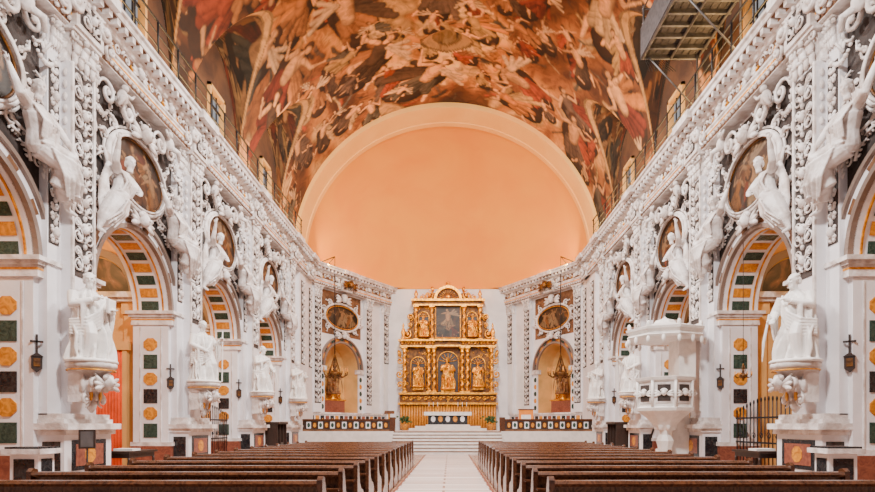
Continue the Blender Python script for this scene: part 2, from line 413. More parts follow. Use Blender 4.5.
def bay_ornament():
    mb=MB(); rnd=random.Random(4)
    cz=CZ
    ring(mb,.12,0,cz,1.46,1.02,.08,STUC,44,8); ring(mb,.2,0,cz,1.38,.95,.035,STUC,44,6)
    ring(mb,.08,0,cz,1.6,1.16,.04,STUC,44,6)
    for i in range(14):
        a=2*pi*i/14+.1; y=1.68*cos(a); z=cz+1.24*sin(a)
        if z<7.9 and abs(y)<1.0: continue
        scroll(mb,.1,y,z,.19,1.3,a+pi/2,1 if cos(a)>0 else -1,.042,STUC)
        acanthus(mb,.1,y,z,a,.42,STUC,3)
    cherub(mb,.25,0,cz+1.15,1.7,STUC); cherub(mb,.2,0,ZS+R+.3,1.5,STUC)
    for d in (-1,1):
        scroll(mb,.28,d*.85,10.1,.36,1.4,(pi if d>0 else 0),-d,.08,STUC,22)
        scroll(mb,.2,d*1.65,10.2,.34,1.4,(0 if d>0 else pi),d,.07,STUC,22)
        garland(mb,.2,d*.3,10.4,d*1.4,10.35,.3,STUC,14,.05)
        garland(mb,.2,d*1.6,9.8,d*2.4,9.9,.35,STUC,12,.05)
        scroll(mb,.15,d*2.25,9.1,.26,1.5,pi/2,d,.05,STUC); scroll(mb,.15,d*2.28,8.4,.24,1.5,-pi/2,-d,.048,STUC)
        scroll(mb,.12,d*2.3,6.4,.24,1.4,0,d,.05,STUC); scroll(mb,.12,d*2.32,5.9,.2,1.4,pi,d,.045,STUC)
        acanthus(mb,.12,d*2.15,6.9,pi/2-.25,.75,STUC,6); leaf(mb,.12,d*2.32,5.3,pi/2,.5,.1,STUC,.07)
        acanthus(mb,.15,d*2.0,9.75,pi/2-d*.5-.25,.75,STUC,6)
        mb.ell((.38,d*1.25,10.3),(.14,.15,.2),STUC); mb.ell((.42,d*1.2,10.56),.1,STUC)
        mb.tube([(.4,d*1.3,10.2),(.55,d*1.5,10.15),(.5,d*1.62,9.9)],[.09,.08,.04],STUC,6)
        mb.tube([(.4,d*1.2,10.42),(.48,d*1.0,10.4),(.48,d*.85,10.55)],[.05,.045,.03],STUC,6)
        mb.box(.0,.1,min(d*2.42,d*2.5),max(d*2.42,d*2.5),ZS,10.6,STUC)
    for k in range(60):
        y=rnd.uniform(-2.35,2.35); z=rnd.uniform(6.4,10.6)
        if y*y+(z-ZS)**2<(R+.6)**2 or (y/1.75)**2+((z-cz)/1.3)**2<1: continue
        if rnd.random()<.4: scroll(mb,.06,y,z,rnd.uniform(.1,.17),1.3,rnd.uniform(0,6),rnd.choice((-1,1)),.03,STUC)
        else: acanthus(mb,.05,y,z,rnd.uniform(0,6),rnd.uniform(.3,.5),STUC,4)
    return mb.mesh('stucco_ornament')
def capital(mb,x0,x1,w,z0,z1,m):
    h=z1-z0
    mb.box(x0,x1-.03,-w*.5,w*.5,z0,z1,m)
    for row,(zz,hh,out) in enumerate(((z0+.02*h,.38*h,.07),(z0+.33*h,.36*h,.11))):
        k=4-row
        for i in range(k):
            y=-w*.5+w*(i+.5)/k
            mb.ell((x1+out*.5,y,zz+hh*.5),(.06,w/k*.42,hh*.5),m,nu=6,nv=5)
            mb.ell((x1+out,y,zz+hh*.9),(.07,w/k*.36,.05),m,nu=6,nv=4)
        for d in (-1,1):
            mb.ell(((x0+x1)/2,d*w*.53,zz+hh*.5),((x1-x0)*.4,.06,hh*.5),m,nu=6,nv=5)
    for d in (-1,1):
        scroll(mb,x1+.06,d*w*.46,z0+.8*h,.13*w/.8,1.3,pi/2,d,.04,m)
    mb.ell((x1+.1,0,z0+.85*h),(.06,.08,.08),m)
    mb.box(x0,x1+.14,-w*.62,w*.62,z1-.12*h,z1,m)
def pilaster(zb=0,zt=10.7,w=.84,x1=.42,name='pilaster'):
    mb=MB()
    mb.box(0,.2,-.86,.86,1.75,zt-.02,WALL)
    for d in (-1,1):
        a,b=sorted((d*.50,d*.82)); mb.box(.2,.215,a,b,5.6,9.7,SHADE)
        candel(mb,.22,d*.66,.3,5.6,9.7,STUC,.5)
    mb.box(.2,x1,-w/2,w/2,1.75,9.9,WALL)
    mb.box(x1,x1+.012,-w/2+.07,w/2-.07,5.0,9.85,SHADE)
    for d in (-1,1): mb.box(x1,x1+.05,min(d*(w/2-.07),d*w/2),max(d*(w/2-.07),d*w/2),2.0,9.9,STUC)
    candel(mb,x1+.03,0,w,5.1,9.8,STUC,.66)
    for d in (-1,1):
        for k in range(9):
            z=7.4+k*.28
            mb.ell((.31,d*(w/2+.02),z),(.06,.035,.1),STUC,nu=6,nv=4)
    capital(mb,.0,x1,w,9.85,10.7,STUC)
    for d in (-1,1):
        mb.T=Matrix.Translation((0,d*.66,0)); capital(mb,0,.22,.32,10.0,10.7,STUC)
    mb.T=Matrix.Identity(4)
    for (x,ww,z0,z1,m) in ((.75,1.0,0,.22,STUC),(.68,.93,.22,.36,STUC),(.58,.86,.36,1.3,WALL),(.66,.92,1.3,1.42,STUC),(.76,1.0,1.42,1.56,STUC),(.6,.9,1.56,1.66,STUC),(.54,.86,1.66,1.78,STUC)):
        mb.box(0,x,-ww,ww,z0,z1,m)
    mb.box(.58,.60,-.62,.62,.48,1.18,BLACK); mb.box(.60,.61,-.5,.5,.58,1.08,REDM)
    octo(mb,(.61,0,.83),.2,.2,'x',OCHRE,.01)
    for d in (-1,1):
        a,b=sorted((d*.86,d*.875)); mb.box(.1,.5,a,b,.5,1.15,BLACK)
    return mb.mesh(name)
bayM=bay_structure(); ornM=bay_ornament(); pilM=pilaster()
medMs=[picture(2.84,1.98,20+i*7,[(.5,.5,rr_,1.35),(.22,.6,.4,1.0),(.8,.58,-.5,1.0),(.62,.3,.9,.6)],True,'oval_canvas',.30) for i,rr_ in enumerate((.1,-.4,.5))]
frM=MB(); ring(frM,.1,0,0,1.34,.91,.03,GOLDD,44,6)
frM.prism([(.02,1.42*cos(2*pi*i/44),.99*sin(2*pi*i/44)) for i in range(44)],(.05,0,0),DWOOD); frM=frM.mesh('frame')

PROF=[(0,10.68),(.46,10.68),(.46,10.85),(.50,10.86),(.50,11.0),(.54,11.04),(.54,11.1),(.44,11.12),(.44,11.5),(.50,11.53),(.55,11.6),(.62,11.63),(.62,11.74),(.82,11.78),(.84,11.9),(.9,11.94),(.9,12.02),(0,12.02)]
def entab(y0,y1,piers=(),name='entablature'):
    mb=MB()
    mb.prism([(x,y0,z) for x,z in PROF],(0,y1-y0,0),STUC)
    y=y0+.15
    while y<y1-.1:
        mb.box(.5,.8,y-.07,y+.07,11.6,11.76,STUC); mb.box(.62,.80,y+.08,y+.26,11.742,11.75,FRZ); y+=.34
    mb.box(.44,.446,y0,y1,11.14,11.49,FRZ); mb.box(.55,.625,y0,y1,11.635,11.735,FRZ); mb.box(.46,.465,y0,y1,10.7,10.83,FRZ)
    mb.box(.50,.506,y0,y1,10.89,10.95,GOLD)
    y=y0+.12
    while y<y1: mb.ell((.5,y,10.78),(.05,.07,.05),STUC,nu=6,nv=4); y+=.2
    y=y0+.25; k=0
    while y<y1-.2:
        scroll(mb,.46,y,11.31,.15,1.3,0 if k%2 else pi,1 if k%2 else -1,.03,STUC)
        leaf(mb,.47,y+.14,11.31,(1 if k%2 else -1)*.8,.24,.04,GOLD if k%2==0 else STUC)
        if k%4==1: cherub(mb,.46,y+.2,11.31,1.0,STUC)
        y+=.42; k+=1
    for p in piers:
        mb.box(.0,.62,p-.5,p+.5,10.68,11.5,STUC); mb.box(.62,.625,p-.38,p+.38,10.8,11.4,SHADE)
        candel(mb,.66,p,.8,10.75,11.45,STUC,.7)
        for d in (-1,1):
            scroll(mb,.62,p+d*.55,11.2,.26,1.3,pi/2,d,.08,STUC); scroll(mb,.55,p+d*.85,10.95,.22,1.3,-pi/2,-d,.07,STUC)
        mb.box(.0,.98,p-.62,p+.62,11.76,12.02,STUC)
    return mb.mesh(name)
entM=entab(-2,36.2,PIERS+[34.6])

# ------------------------------------------------------------------ sculpted figures
def hand(mb,p,dirv,m,s=1.0):
    p=Vector(p); d=Vector(dirv).normalized(); sd=d.cross(Vector((0,0,1)))
    if sd.length<.1: sd=Vector((0,1,0))
    sd.normalize(); nn=sd.cross(d)
    mb.tube([p,p+d*.05*s,p+d*.1*s],[.035*s,.048*s,.042*s],m,8,flat=.7)
    for i,(o,Lf) in enumerate(((-.036,.07),(-.012,.085),(.012,.08),(.034,.06))):
        b=p+d*.09*s+sd*o*s
        mb.tube([b,b+d*Lf*.5*s,b+d*Lf*.85*s-nn*.03*s],[.014*s,.013*s,.010*s],m,6)
    b=p+d*.03*s+sd*-.045*s; mb.tube([b,b-sd*.03*s+d*.03*s,b-sd*.035*s+d*.07*s],[.017*s,.015*s,.011*s],m,6)
def head(mb,c,m,yaw=0,pitch=0,beard=True,s=1.0):
    Rm=Matrix.Rotation(yaw,3,'Z')@Matrix.Rotation(pitch,3,'Y'); c=Vector(c)
    def E(o,r,nu=10,nv=7): mb.ell(c+Rm@(Vector(o)*s),tuple(q*s for q in r),m,Rm,nu,nv)
    E((0,0,.02),(.115,.095,.125)); E((.04,0,-.05),(.075,.07,.085))
    E((.125,0,-.01),(.022,.018,.038)); E((.10,.0,.045),(.025,.07,.016)); E((.108,0,-.065),(.018,.032,.010),8,5)
    for d in (-1,1): E((0,d*.098,0),(.025,.014,.035),6,5); E((.09,d*.042,-.025),(.025,.025,.025),6,5)
    for i in range(16):
        a=2*pi*i/16
        E((-.035+.07*cos(a)*.9,.085*sin(a),.085),(.035,.035,.035),6,4)
    for i in range(7):
        y=-.09+.03*i; E((-.09+.02*abs(i-3)*.5,y,-.03),(.035,.03,.09),6,5)
    E((-.03,0,.12),(.07,.07,.045))
    if beard:
        for d in (-1,0,1): E((.085,d*.03,-.13),(.035,.03,.075),6,5)
    mb.tube([c+Vector((0,0,-.08))*s,c+Vector((-.03,0,-.22))*s],[.06*s,.075*s],m,8)
def robe(mb,m,z0,z1,W_,D_,off,nf,ph,amp):
    nz=34;nt_=72;vs=[];fs=[]
    def itp(T,t):
        t=t*(len(T)-1);i=min(int(t),len(T)-2);f=t-i;f=f*f*(3-2*f);return T[i]*(1-f)+T[i+1]*f
    for j in range(nz+1):
        t=j/nz;z=z0+(z1-z0)*t;w=itp(W_,t);d=itp(D_,t);A=amp*(1-t)**.8+.008
        ox,oy=off(t)
        for i in range(nt_):
            a=2*pi*i/nt_
            k=A*(abs(sin(nf*.5*a+ph+2.2*t))*1.6-.8)+A*.5*sin(13*a-3*t+ph)
            vs.append((ox+(d+k)*cos(a),oy+(w+k)*sin(a),z))
    for j in range(nz):
        for i in range(nt_): fs.append((j*nt_+i,j*nt_+(i+1)%nt_,(j+1)*nt_+(i+1)%nt_,(j+1)*nt_+i))
    fs+=[tuple(range(nt_-1,-1,-1)),tuple(nz*nt_+i for i in range(nt_))]
    mb.add(vs,fs,m,True)
def statue(v,m=MARB):
    mb=MB()
    off=lambda t:(.03*sin(3*t),.05*sin(pi*t*1.6+v))
    robe(mb,m,.06,1.68,[.36,.35,.33,.30,.25,.26,.29,.27,.09],[.30,.28,.25,.22,.18,.18,.19,.16,.07],off,9,v*1.3,.10)
    sy=off(.93)[1]
    mb.tube([(-.16,sy,1.5),(-.1,sy,1.1),(-.12,sy,.6),(-.16,sy,.1)],[.1,.22,.25,.26],m,12)
    kd=1 if v%2 else -1
    mb.tube([(.12,.12*kd,1.0),(.27,.14*kd,.62),(.2,.15*kd,.12)],[.12,.12,.10],m,10)
    for d in (-1,1): mb.tube([(.15,d*.13,.08),(.27,d*.15,.07),(.38,d*.17,.05)],[.06,.055,.035],m,8)
    yaw=[-.5,-.2,.4][v%3]
    head(mb,(.06,sy,1.87),m,yaw,.2,v!=1)
    arms=[
     [((0,.27,1.53),(.02,.40,1.22),(.28,.26,1.22)),((0,-.27,1.53),(.10,-.40,1.24),(.30,-.14,1.38))],
     [((0,.27,1.53),(.1,.42,1.25),(.34,.34,1.40)),((0,-.27,1.53),(.05,-.4,1.2),(.3,-.2,1.05))],
     [((0,.27,1.53),(.04,.42,1.2),(.3,.3,1.02)),((0,-.27,1.53),(.12,-.36,1.25),(.28,-.06,1.38))]][v%3]
    for s_,e,w in arms:
        s_=Vector((s_[0],s_[1]+sy,s_[2]));e=Vector(e);w=Vector(w)
        mb.tube([s_,(s_+e)/2,e,(e*.6+w*.4),w],[.11,.10,.095,.085,.065],m,10)
        hand(mb,w,(w-e),m,1.25)
        q=(e+w)/2
        for o in (-.05,.04):
            mb.tube([q+Vector((o,0,0)),q+Vector((o,0,-.16)),q+Vector((o-.02,0,-.36)),q+Vector((o-.04,0,-.55))],[.06,.055,.045,.02],m,8,flat=.6)
    for k in range(6):
        o=.06*k
        mb.tube([(-.05,.30+sy,1.60-o*.4),(.16,.20,1.42-o),(.26,.02,1.14-o*1.2),(.25,-.22,.95-o*1.2),(.02,-.39,.92-o),(-.15,-.3,.8-o)],[.025,.03,.032,.032,.03,.02],m,7)
    for k in range(5):
        o=.085*k
        mb.tube([(.02,-.36+o*.3,.9),(.18,-.36+o,.6),(.18,-.38+o,.3),(.22,-.36+o,.08)],[.02,.032,.036,.02],m,7)
    if v%3==0:
        R_=Matrix.Rotation(.5,4,'Z'); T0=mb.T; mb.T=Matrix.Translation((.36,.2,1.28))@R_; mb.box(-.03,.03,-.12,.12,-.16,.16,m); mb.T=T0
    if v%3==1: mb.tube([(.40,.38,1.75),(.40,.36,.05)],.022,m,8)
    if v%3==2:
        mb.tube([(.34,.35,1.15),(.42,.42,.5),(.44,.44,.06)],[.025,.03,.012],m,8)
    mb.lathe((.05,0,0),[(.46,0),(.48,.04),(.44,.08)],m,16,1,1)
    return remesh(mb,'apostle_statue',.015,1)
STAT=[statue(i) for i in range(3)]

def reclining(v,m=STUC):
    mb=MB(); r=Vector
    pel=r((.42,1.55,7.45)); ch=r((.48,1.38,8.02)); hd=r((.62,1.28,8.52))
    mb.tube([pel+r((0,.05,-.1)),pel,(pel+ch)/2,ch,ch+r((0,-.02,.2))],[.2,.25,.20,.24,.14],m,12)
    mb.tube([ch+r((-.02,.26,.12)),ch+r((-.02,-.26,.12))],[.13,.13],m,10)
    head(mb,hd,m,.6 if v else -.6,.25,False,1.12)
    k1=r((.82,1.95,7.38)); f1=r((.62,2.22,6.75))
    k2=r((.62,2.12,7.15)); f2=r((.45,2.38,6.4))
    for k,f,o in ((k1,f1,-.05),(k2,f2,.1)):
        mb.tube([pel+r((.08,o,0)),(pel+k)/2+r((0,0,.03)),k,(k+f)/2,f],[.19,.17,.14,.12,.06],m,10)
        mb.tube([f,f+r((.1,.03,-.06)),f+r((.2,.05,-.12))],[.06,.05,.03],m,8)
    mb.tube([pel,(k1+k2)/2+r((-.05,-.05,-.02)),(f1+f2)/2+r((-.02,-.08,.15)),(f1+f2)/2+r((-.05,-.05,-.05))],[.26,.25,.2,.14],m,14)
    mb.tube([k1+r((-.05,-.05,0)),r((.62,2.0,7.0)),r((.5,1.95,6.75))],[.17,.2,.14],m,12)
    for i in range(11):
        t=i/10; a=pel.lerp((k1+k2)/2,.25+.75*t)+r((.24,-.16+.1*t,.0)); c=(f1+f2)/2
        b=c+r((.14,-.26+.42*t,-.02+.06*sin(i*2.2)))
        mb.tube([a,a.lerp(b,.5)+r((.1,0,-.03)),b],[.022,.034,.022],m,7)
    for i in range(9):
        t=i/8
        a=ch+r((.1,-.24+.48*t,.16)); b=pel+r((.22,-.22+.45*t,.08))
        mb.tube([a,(a+b)/2+r((.15,.03*sin(i*3),0)),b],[.02,.032,.028],m,6)
    for i in range(5):
        mb.tube([pel+r((.2,-.2+.03*i,.05*i)),pel+r((.30,.0,.02+.05*i)),pel+r((.2,.25,-.05+.06*i))],[.025,.032,.025],m,7)
    if v==0:
        A=[(ch+r((0,-.28,.12)),r((.6,.78,8.15)),r((.5,.62,8.62))),(ch+r((0,.28,.12)),r((.6,1.9,7.95)),r((.85,1.98,7.55)))]
    else:
        A=[(ch+r((0,-.28,.12)),r((.68,.95,7.85)),r((.85,1.25,7.7))),(ch+r((0,.28,.12)),r((.6,1.92,8.3)),r((.7,1.95,8.8)))]
    for s_,e,w in A:
        mb.tube([s_,(s_+e)/2,e,(e+w)/2,w],[.12,.11,.09,.075,.05],m,10); hand(mb,w,w-e,m,1.3)
    for i in range(7):
        mb.tube([ch+r((-.1,.2,.2)),ch+r((-.16,.4+.05*i,.3-.1*i)),ch+r((-.12,.55+.04*i,-.1-.12*i)),ch+r((-.12,.45+.05*i,-.5-.12*i))],[.05,.06,.06,.03],m,7)
    for i in range(6):
        leaf(mb,.2,1.5,8.1,1.2+.16*i,.75-.06*i,.07,m,.05)
    return remesh(mb,'allegorical_figure',.019,1)
RECL=[reclining(0),reclining(1)]

def corbel():
    mb=MB()
    mb.lathe((.05,0,0),[(.02,-1.15),(.09,-1.05),(.12,-.95),(.07,-.88),(.2,-.7),(.3,-.52),(.32,-.42),(.22,-.34),(.3,-.24),(.46,-.14),(.52,-.1),(.52,0)],STUC,24)
    mb.box(-.3,.05,-.3,.3,-.9,-.05,STUC)
    for i in range(7):
        a=-pi/2+pi*i/6
        mb.ell((.05+.3*cos(a),.3*sin(a),-.5),(.06,.06,.18),STUC); mb.ell((.05+.2*cos(a),.2*sin(a),-.75),(.045,.045,.13),OCHRE if i%2 else STUC,nu=6,nv=5)
    ring_pts=[(.05+.49*cos(2*pi*i/24),.49*sin(2*pi*i/24),-.17) for i in range(24)]; mb.tube(ring_pts,.018,GOLD,5,True)
    for d in (-1,1):
        scroll(mb,.3,d*.32,-.45,.2,1.4,pi/2,d,.05,STUC); scroll(mb,.1,d*.3,-.85,.17,1.4,-pi/2,-d,.045,STUC)
    cherub(mb,.38,0,-.45,1.2,STUC)
    return mb.mesh('statue_corbel')
corM=corbel()

walls={-1:empty('wall_left'),1:empty('wall_right')}
for s in (-1,1):
    P=walls[s]
    for y in BAYS:
        obj('arch_bay',bayM,side(s,y),P); obj('stucco_ornament',ornM,side(s,y),P)
    for y in PIERS: obj('pilaster',pilM,side(s,y),P)
    obj('entablature',entM,side(s,0),P)
    for k,y in enumerate(BAYS[1:]):
        op=empty('oval_painting'); obj('canvas',medMs[(k+(s>0))%3],side(s,y,.085,CZ),op); obj('frame',frM,side(s,y,0,CZ),op)
        obj('allegorical_figure',RECL[0],side(s,y)); obj('allegorical_figure',RECL[1],side(s,y)@Matrix.Diagonal((1,-1,1,1)))
    for i,y in enumerate(PIERS[1:]):
        if s>0 and i==1: continue
        z=2.95; yy=y-.3
        obj('statue_corbel',corM,side(s,yy,.78,z))
        obj('apostle_statue',STAT[[0,1,2,0][i] if s<0 else [2,0,1,0][i]],side(s,yy,.80,z,-.45)@Matrix.Diagonal((1.1,1.18,1.03,1)))
    mb=MB(); mb.box(-.3,0,31.0,36.3,0,12,WALL)
    mb.box(0,.3,33.0,36.2,0,10.7,WALL)
    mb.box(.3,.31,33.3,34.1,5.2,10.2,SHADE); candel(mb,.33,33.7,.8,5.2,10.2,STUC); mb.box(.3,.31,35.1,35.9,5.2,10.2,SHADE); candel(mb,.33,35.5,.8,5.2,10.2,STUC)
    mb.box(.3,.5,33.0,36.2,0,.3,STUC)
    mb.box(-.3,0,-2,1.5,0,12,WALL)
    obj('end_wall_section',mb,side(s,0),P)
    mb=MB()
    for y in BAYS:
        for d in (-1,1):
            yy=y+d*(HB-.55); a,b=sorted((yy,y+d*HB))
            mb.box(-5.5,-D,a,b,0,9,CREAM)
            for xx in (-1.45,-3.9):
                a,b=sorted((yy,yy-d*.1)); mb.box(xx-.2,xx+.2,a,b,0,5.6,CREAM); a,b=sorted((yy,yy-d*.16)); mb.box(xx-.26,xx+.26,a,b,5.2,5.6,CREAM)
            a,b=sorted((yy,yy-d*.25)); mb.box(-5.5,-D,a,b,5.6,5.72,STUC); a,b=sorted((yy,yy-d*.35)); mb.box(-5.5,-D,a,b,5.72,5.9,STUC)
            T0=mb.T
            mb.T=Matrix.Translation((-2.7,yy-d*.02,0))@Matrix.Rotation(pi/2*(-1 if d>0 else 1),4,'Z')
            archivolt(mb,0,5.9,1.25,1.5,-.02,.14,STUC,20); archivolt(mb,0,5.9,.02,1.2,-.02,.03,PAINT,20)
            mb.T=T0
        mb.box(-5.8,-5.5,y-HB,y+HB,0,9,CREAM); mb.box(-5.8,-D,y-HB,y+HB,9,9.2,CREAM)
        mb.box(-5.5,-4.7,y-1,y+1,0,1.1,REDM); mb.box(-5.5,-5.3,y-1.1,y+1.1,1.4,5.0,GOLDD); mb.box(-5.3,-5.27,y-.8,y+.8,1.7,4.6,PAINT)
    obj('side_chapels',mb,side(s,0),P)

# ------------------------------------------------------------------ nave vault with painted fresco
VY0,VY1=-2.0,33.3; ZV=12.0; RX=9.15; RZ=8.75
def zl(x,y):
    best=-1
    for c in BAYS:
        t=(y-c)/2.45
        if abs(t)<1:
            h=(4.6+.52*(W+.15-abs(x)))*sqrt(1-t*t)
            best=max(best,h)
    return best
def paint_fresco():
    cv=Canvas(28.1,VY1-VY0,22,7,[(.25,(.035,.013,.006)),(.40,(.11,.038,.014)),(.50,(.27,.095,.028)),(.60,(.48,.20,.05)),(.70,(.68,.36,.12)),(.82,(.80,.52,.24))])
    rnd=cv.rnd
    for k in range(520):
        u=rnd.uniform(0,28);v=rnd.uniform(0,35)
        w_=sin(u*.55+1.0)*cos(v*.42+.5)+rnd.uniform(-.5,.5)
        if w_<.1: continue
        r_=rnd.uniform(.25,.8);a=rnd.uniform(0,6.28);b=rnd.uniform(.4,1.0)
        cv.cap(u,v,u+r_*1.4*cos(a),v+r_*1.4*sin(a),r_,r_*.7,(.82*b,.48*b,.20*b),soft=6)
    for k in range(1000):
        u=rnd.uniform(0,28);v=rnd.uniform(0,35); c=rnd.choice(cv.robes); b=rnd.uniform(.4,1.1)
        if sin(u*.55+1.0)*cos(v*.42+.5)>.35: continue
        a=2.5*sin(u*.6)+2*cos(v*.5)+rnd.uniform(-.7,.7); L=rnd.uniform(.3,.9); r_=rnd.uniform(.06,.2)
        for q in range(3):
            a2=a+.35*q; u2=u+L*cos(a2); v2=v+L*sin(a2)
            cv.cap(u,v,u2,v2,r_,r_*.8,tuple(x*b for x in c),soft=2.5); u,v=u2,v2; L*=.6
    cands=[]
    for k in range(1500):
        u=rnd.uniform(.5,27.5);v=rnd.uniform(.5,34.5)
        if rnd.random()<.75 and sin(u*.9+v*.3)*cos(v*.55-u*.2)>.5: continue
        S=rnd.choice((1.2,1.7,2.3,2.9))
        if any((u-a)**2+(v-b)**2<(.34*(S+q))**2 for a,b,q in cands): continue
        cands.append((u,v,S))
    for u,v,S in sorted(cands,key=lambda q:q[1]):
        c=(u-14)/14
        cv.figure(u,v,atan2(-c*1.3,.75)+rnd.uniform(-.8,.8),S)
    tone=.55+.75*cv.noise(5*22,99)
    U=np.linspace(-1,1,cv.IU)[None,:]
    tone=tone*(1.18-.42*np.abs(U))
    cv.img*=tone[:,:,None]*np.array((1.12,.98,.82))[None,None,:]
    return cv
def vault():
    NU=480; NY=640
    cv=paint_fresco(); img=cv.img; IU=cv.IU; IV=cv.IV; PX=cv.px
    vs=[];cols=np.ones(((NY+1)*(NU+1),4)); k=0
    for j in range(NY+1):
        y=VY0+(VY1-VY0)*j/NY; iv=min(IV-1,int((y-VY0)*PX))
        act=any(abs(y-c)<2.45 for c in BAYS)
        for i in range(NU+1):
            a=pi*i/NU; x=-RX*cos(a); zm=RZ*sin(a); q=zl(x,y) if act else -1; z=max(zm,q)
            vs.append((x,y,ZV+z))
            iu=min(IU-1,int(i/NU*(IU-1))); c=img[iv,iu]
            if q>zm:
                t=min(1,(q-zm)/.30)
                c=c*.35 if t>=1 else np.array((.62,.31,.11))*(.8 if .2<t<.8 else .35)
            cols[k,:3]=c; k+=1
    n=NU+1
    fs=[(j*n+i,j*n+i+1,(j+1)*n+i+1,(j+1)*n+i) for j in range(NY) for i in range(NU)]
    me=bpy.data.meshes.new('ceiling'); me.from_pydata(vs,[],fs); me.materials.append(FRESCO)
    ca=me.color_attributes.new('fresco','FLOAT_COLOR','POINT'); ca.data.foreach_set('color',cols.ravel().astype(np.float32))
    me.polygons.foreach_set('use_smooth',[True]*len(fs)); me.update()
    return me
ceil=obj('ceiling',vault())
for s in (-1,1):
    mb=MB(); fr=MB()
    for y0c in BAYS:
        N=48
        for i in range(N):
            ya=y0c-2.45+4.9*i/N; yb=ya+4.9/N
            za=ZV+max(0,zl(RX,ya+1e-4)); zb=ZV+max(0,zl(RX,yb-1e-4)); mid=(ya+yb)/2-y0c
            if abs(mid)<.62:
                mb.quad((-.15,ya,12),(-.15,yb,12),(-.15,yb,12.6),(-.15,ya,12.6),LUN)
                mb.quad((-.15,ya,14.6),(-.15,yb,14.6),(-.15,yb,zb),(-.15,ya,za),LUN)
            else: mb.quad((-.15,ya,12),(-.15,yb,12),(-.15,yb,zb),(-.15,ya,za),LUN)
        for a,b,c,d in ((-.72,-.6,12.5,14.7),(.6,.72,12.5,14.7),(-.72,.72,12.5,12.62),(-.72,.72,14.58,14.7)):
            fr.box(-.25,-.02,y0c+a,y0c+b,c,d,CREAM)
        for k in (-.2,.2): fr.box(-.2,-.16,y0c+k-.02,y0c+k+.02,12.6,14.6,IRON)
        for k in (13.1,13.6,14.1): fr.box(-.2,-.16,y0c-.6,y0c+.6,k-.02,k+.02,IRON)
    obj('lunette_wall',mb,side(s,0),walls[s])
    obj('window_%d'%(1 if s<0 else 2),fr,side(s,0))
    rl=MB()
    for zz,rr in ((13.05,.035),(12.7,.02),(12.35,.02)):
        rl.tube([(.82,y,zz+.02*sin(y)) for y in (3,10,17,24,31.5)],rr,IRON,5)
    y=3.0
    while y<31.6:
        rl.tube([(.82,y,12.02),(.82,y,13.07)],.03,IRON,5); y+=1.18
    obj('ledge_railing',rl,side(s,0))

# ------------------------------------------------------------------ chancel arch, dome, apse
mb=MB(); NA=72
for (ya,yb,ra,rb) in ((33.3,33.3,9.4,8.95),(33.3,34.9,8.95,8.95),(34.9,34.9,8.95,8.88),(34.9,35.3,8.88,8.88)):
    for i in range(NA):
        a,b=pi*i/NA,pi*(i+1)/NA
        k=8.5/9
        mb.add([(ra*cos(a),ya,12+ra*k*sin(a)),(ra*cos(b),ya,12+ra*k*sin(b)),(rb*cos(b),yb,12+rb*k*sin(b)),(rb*cos(a),yb,12+rb*k*sin(a))],[(0,1,2,3)],ARCHM,True)
obj('chancel_arch',mb)
mb=MB(); NR=48; vs=[];fs=[]
for j in range(NR+1):
    ph=(pi/2)*j/NR; q=sin(ph)
    for i in range(NA+1):
        a=pi*i/NA; vs.append((9.0*q*cos(a),35.2+8.0*cos(ph),12.0+8.5*q*sin(a)))
n=NA+1
for j in range(NR):
    for i in range(NA): fs.append((j*n+i,j*n+i+1,(j+1)*n+i+1,(j+1)*n+i))
mb.add(vs,fs,DOME,True)
obj('apse_semidome',mb)
wa=empty('wall_apse')
mb=MB()
mb.box(-4.85,4.85,42.75,43.0,0,12.0,WALL)
mb.box(-4.6,4.6,42.7,43.6,11.95,12.04,DOME)
for s in (-1,1):
    mb.prism([(s*9.3,35.9,11.98),(s*8.9,35.9,11.98),(s*4.6,43.1,11.98),(s*4.1,42.9,11.98),(s*4.1,45,11.98),(s*9.3,45,11.98)],(0,0,.06),DOME)
    mb.box(min(s*9.0,s*9.3),max(s*9.0,s*9.3),33.2,36.5,11.9,12.3,WALL)
obj('central_wall',mb,None,wa)

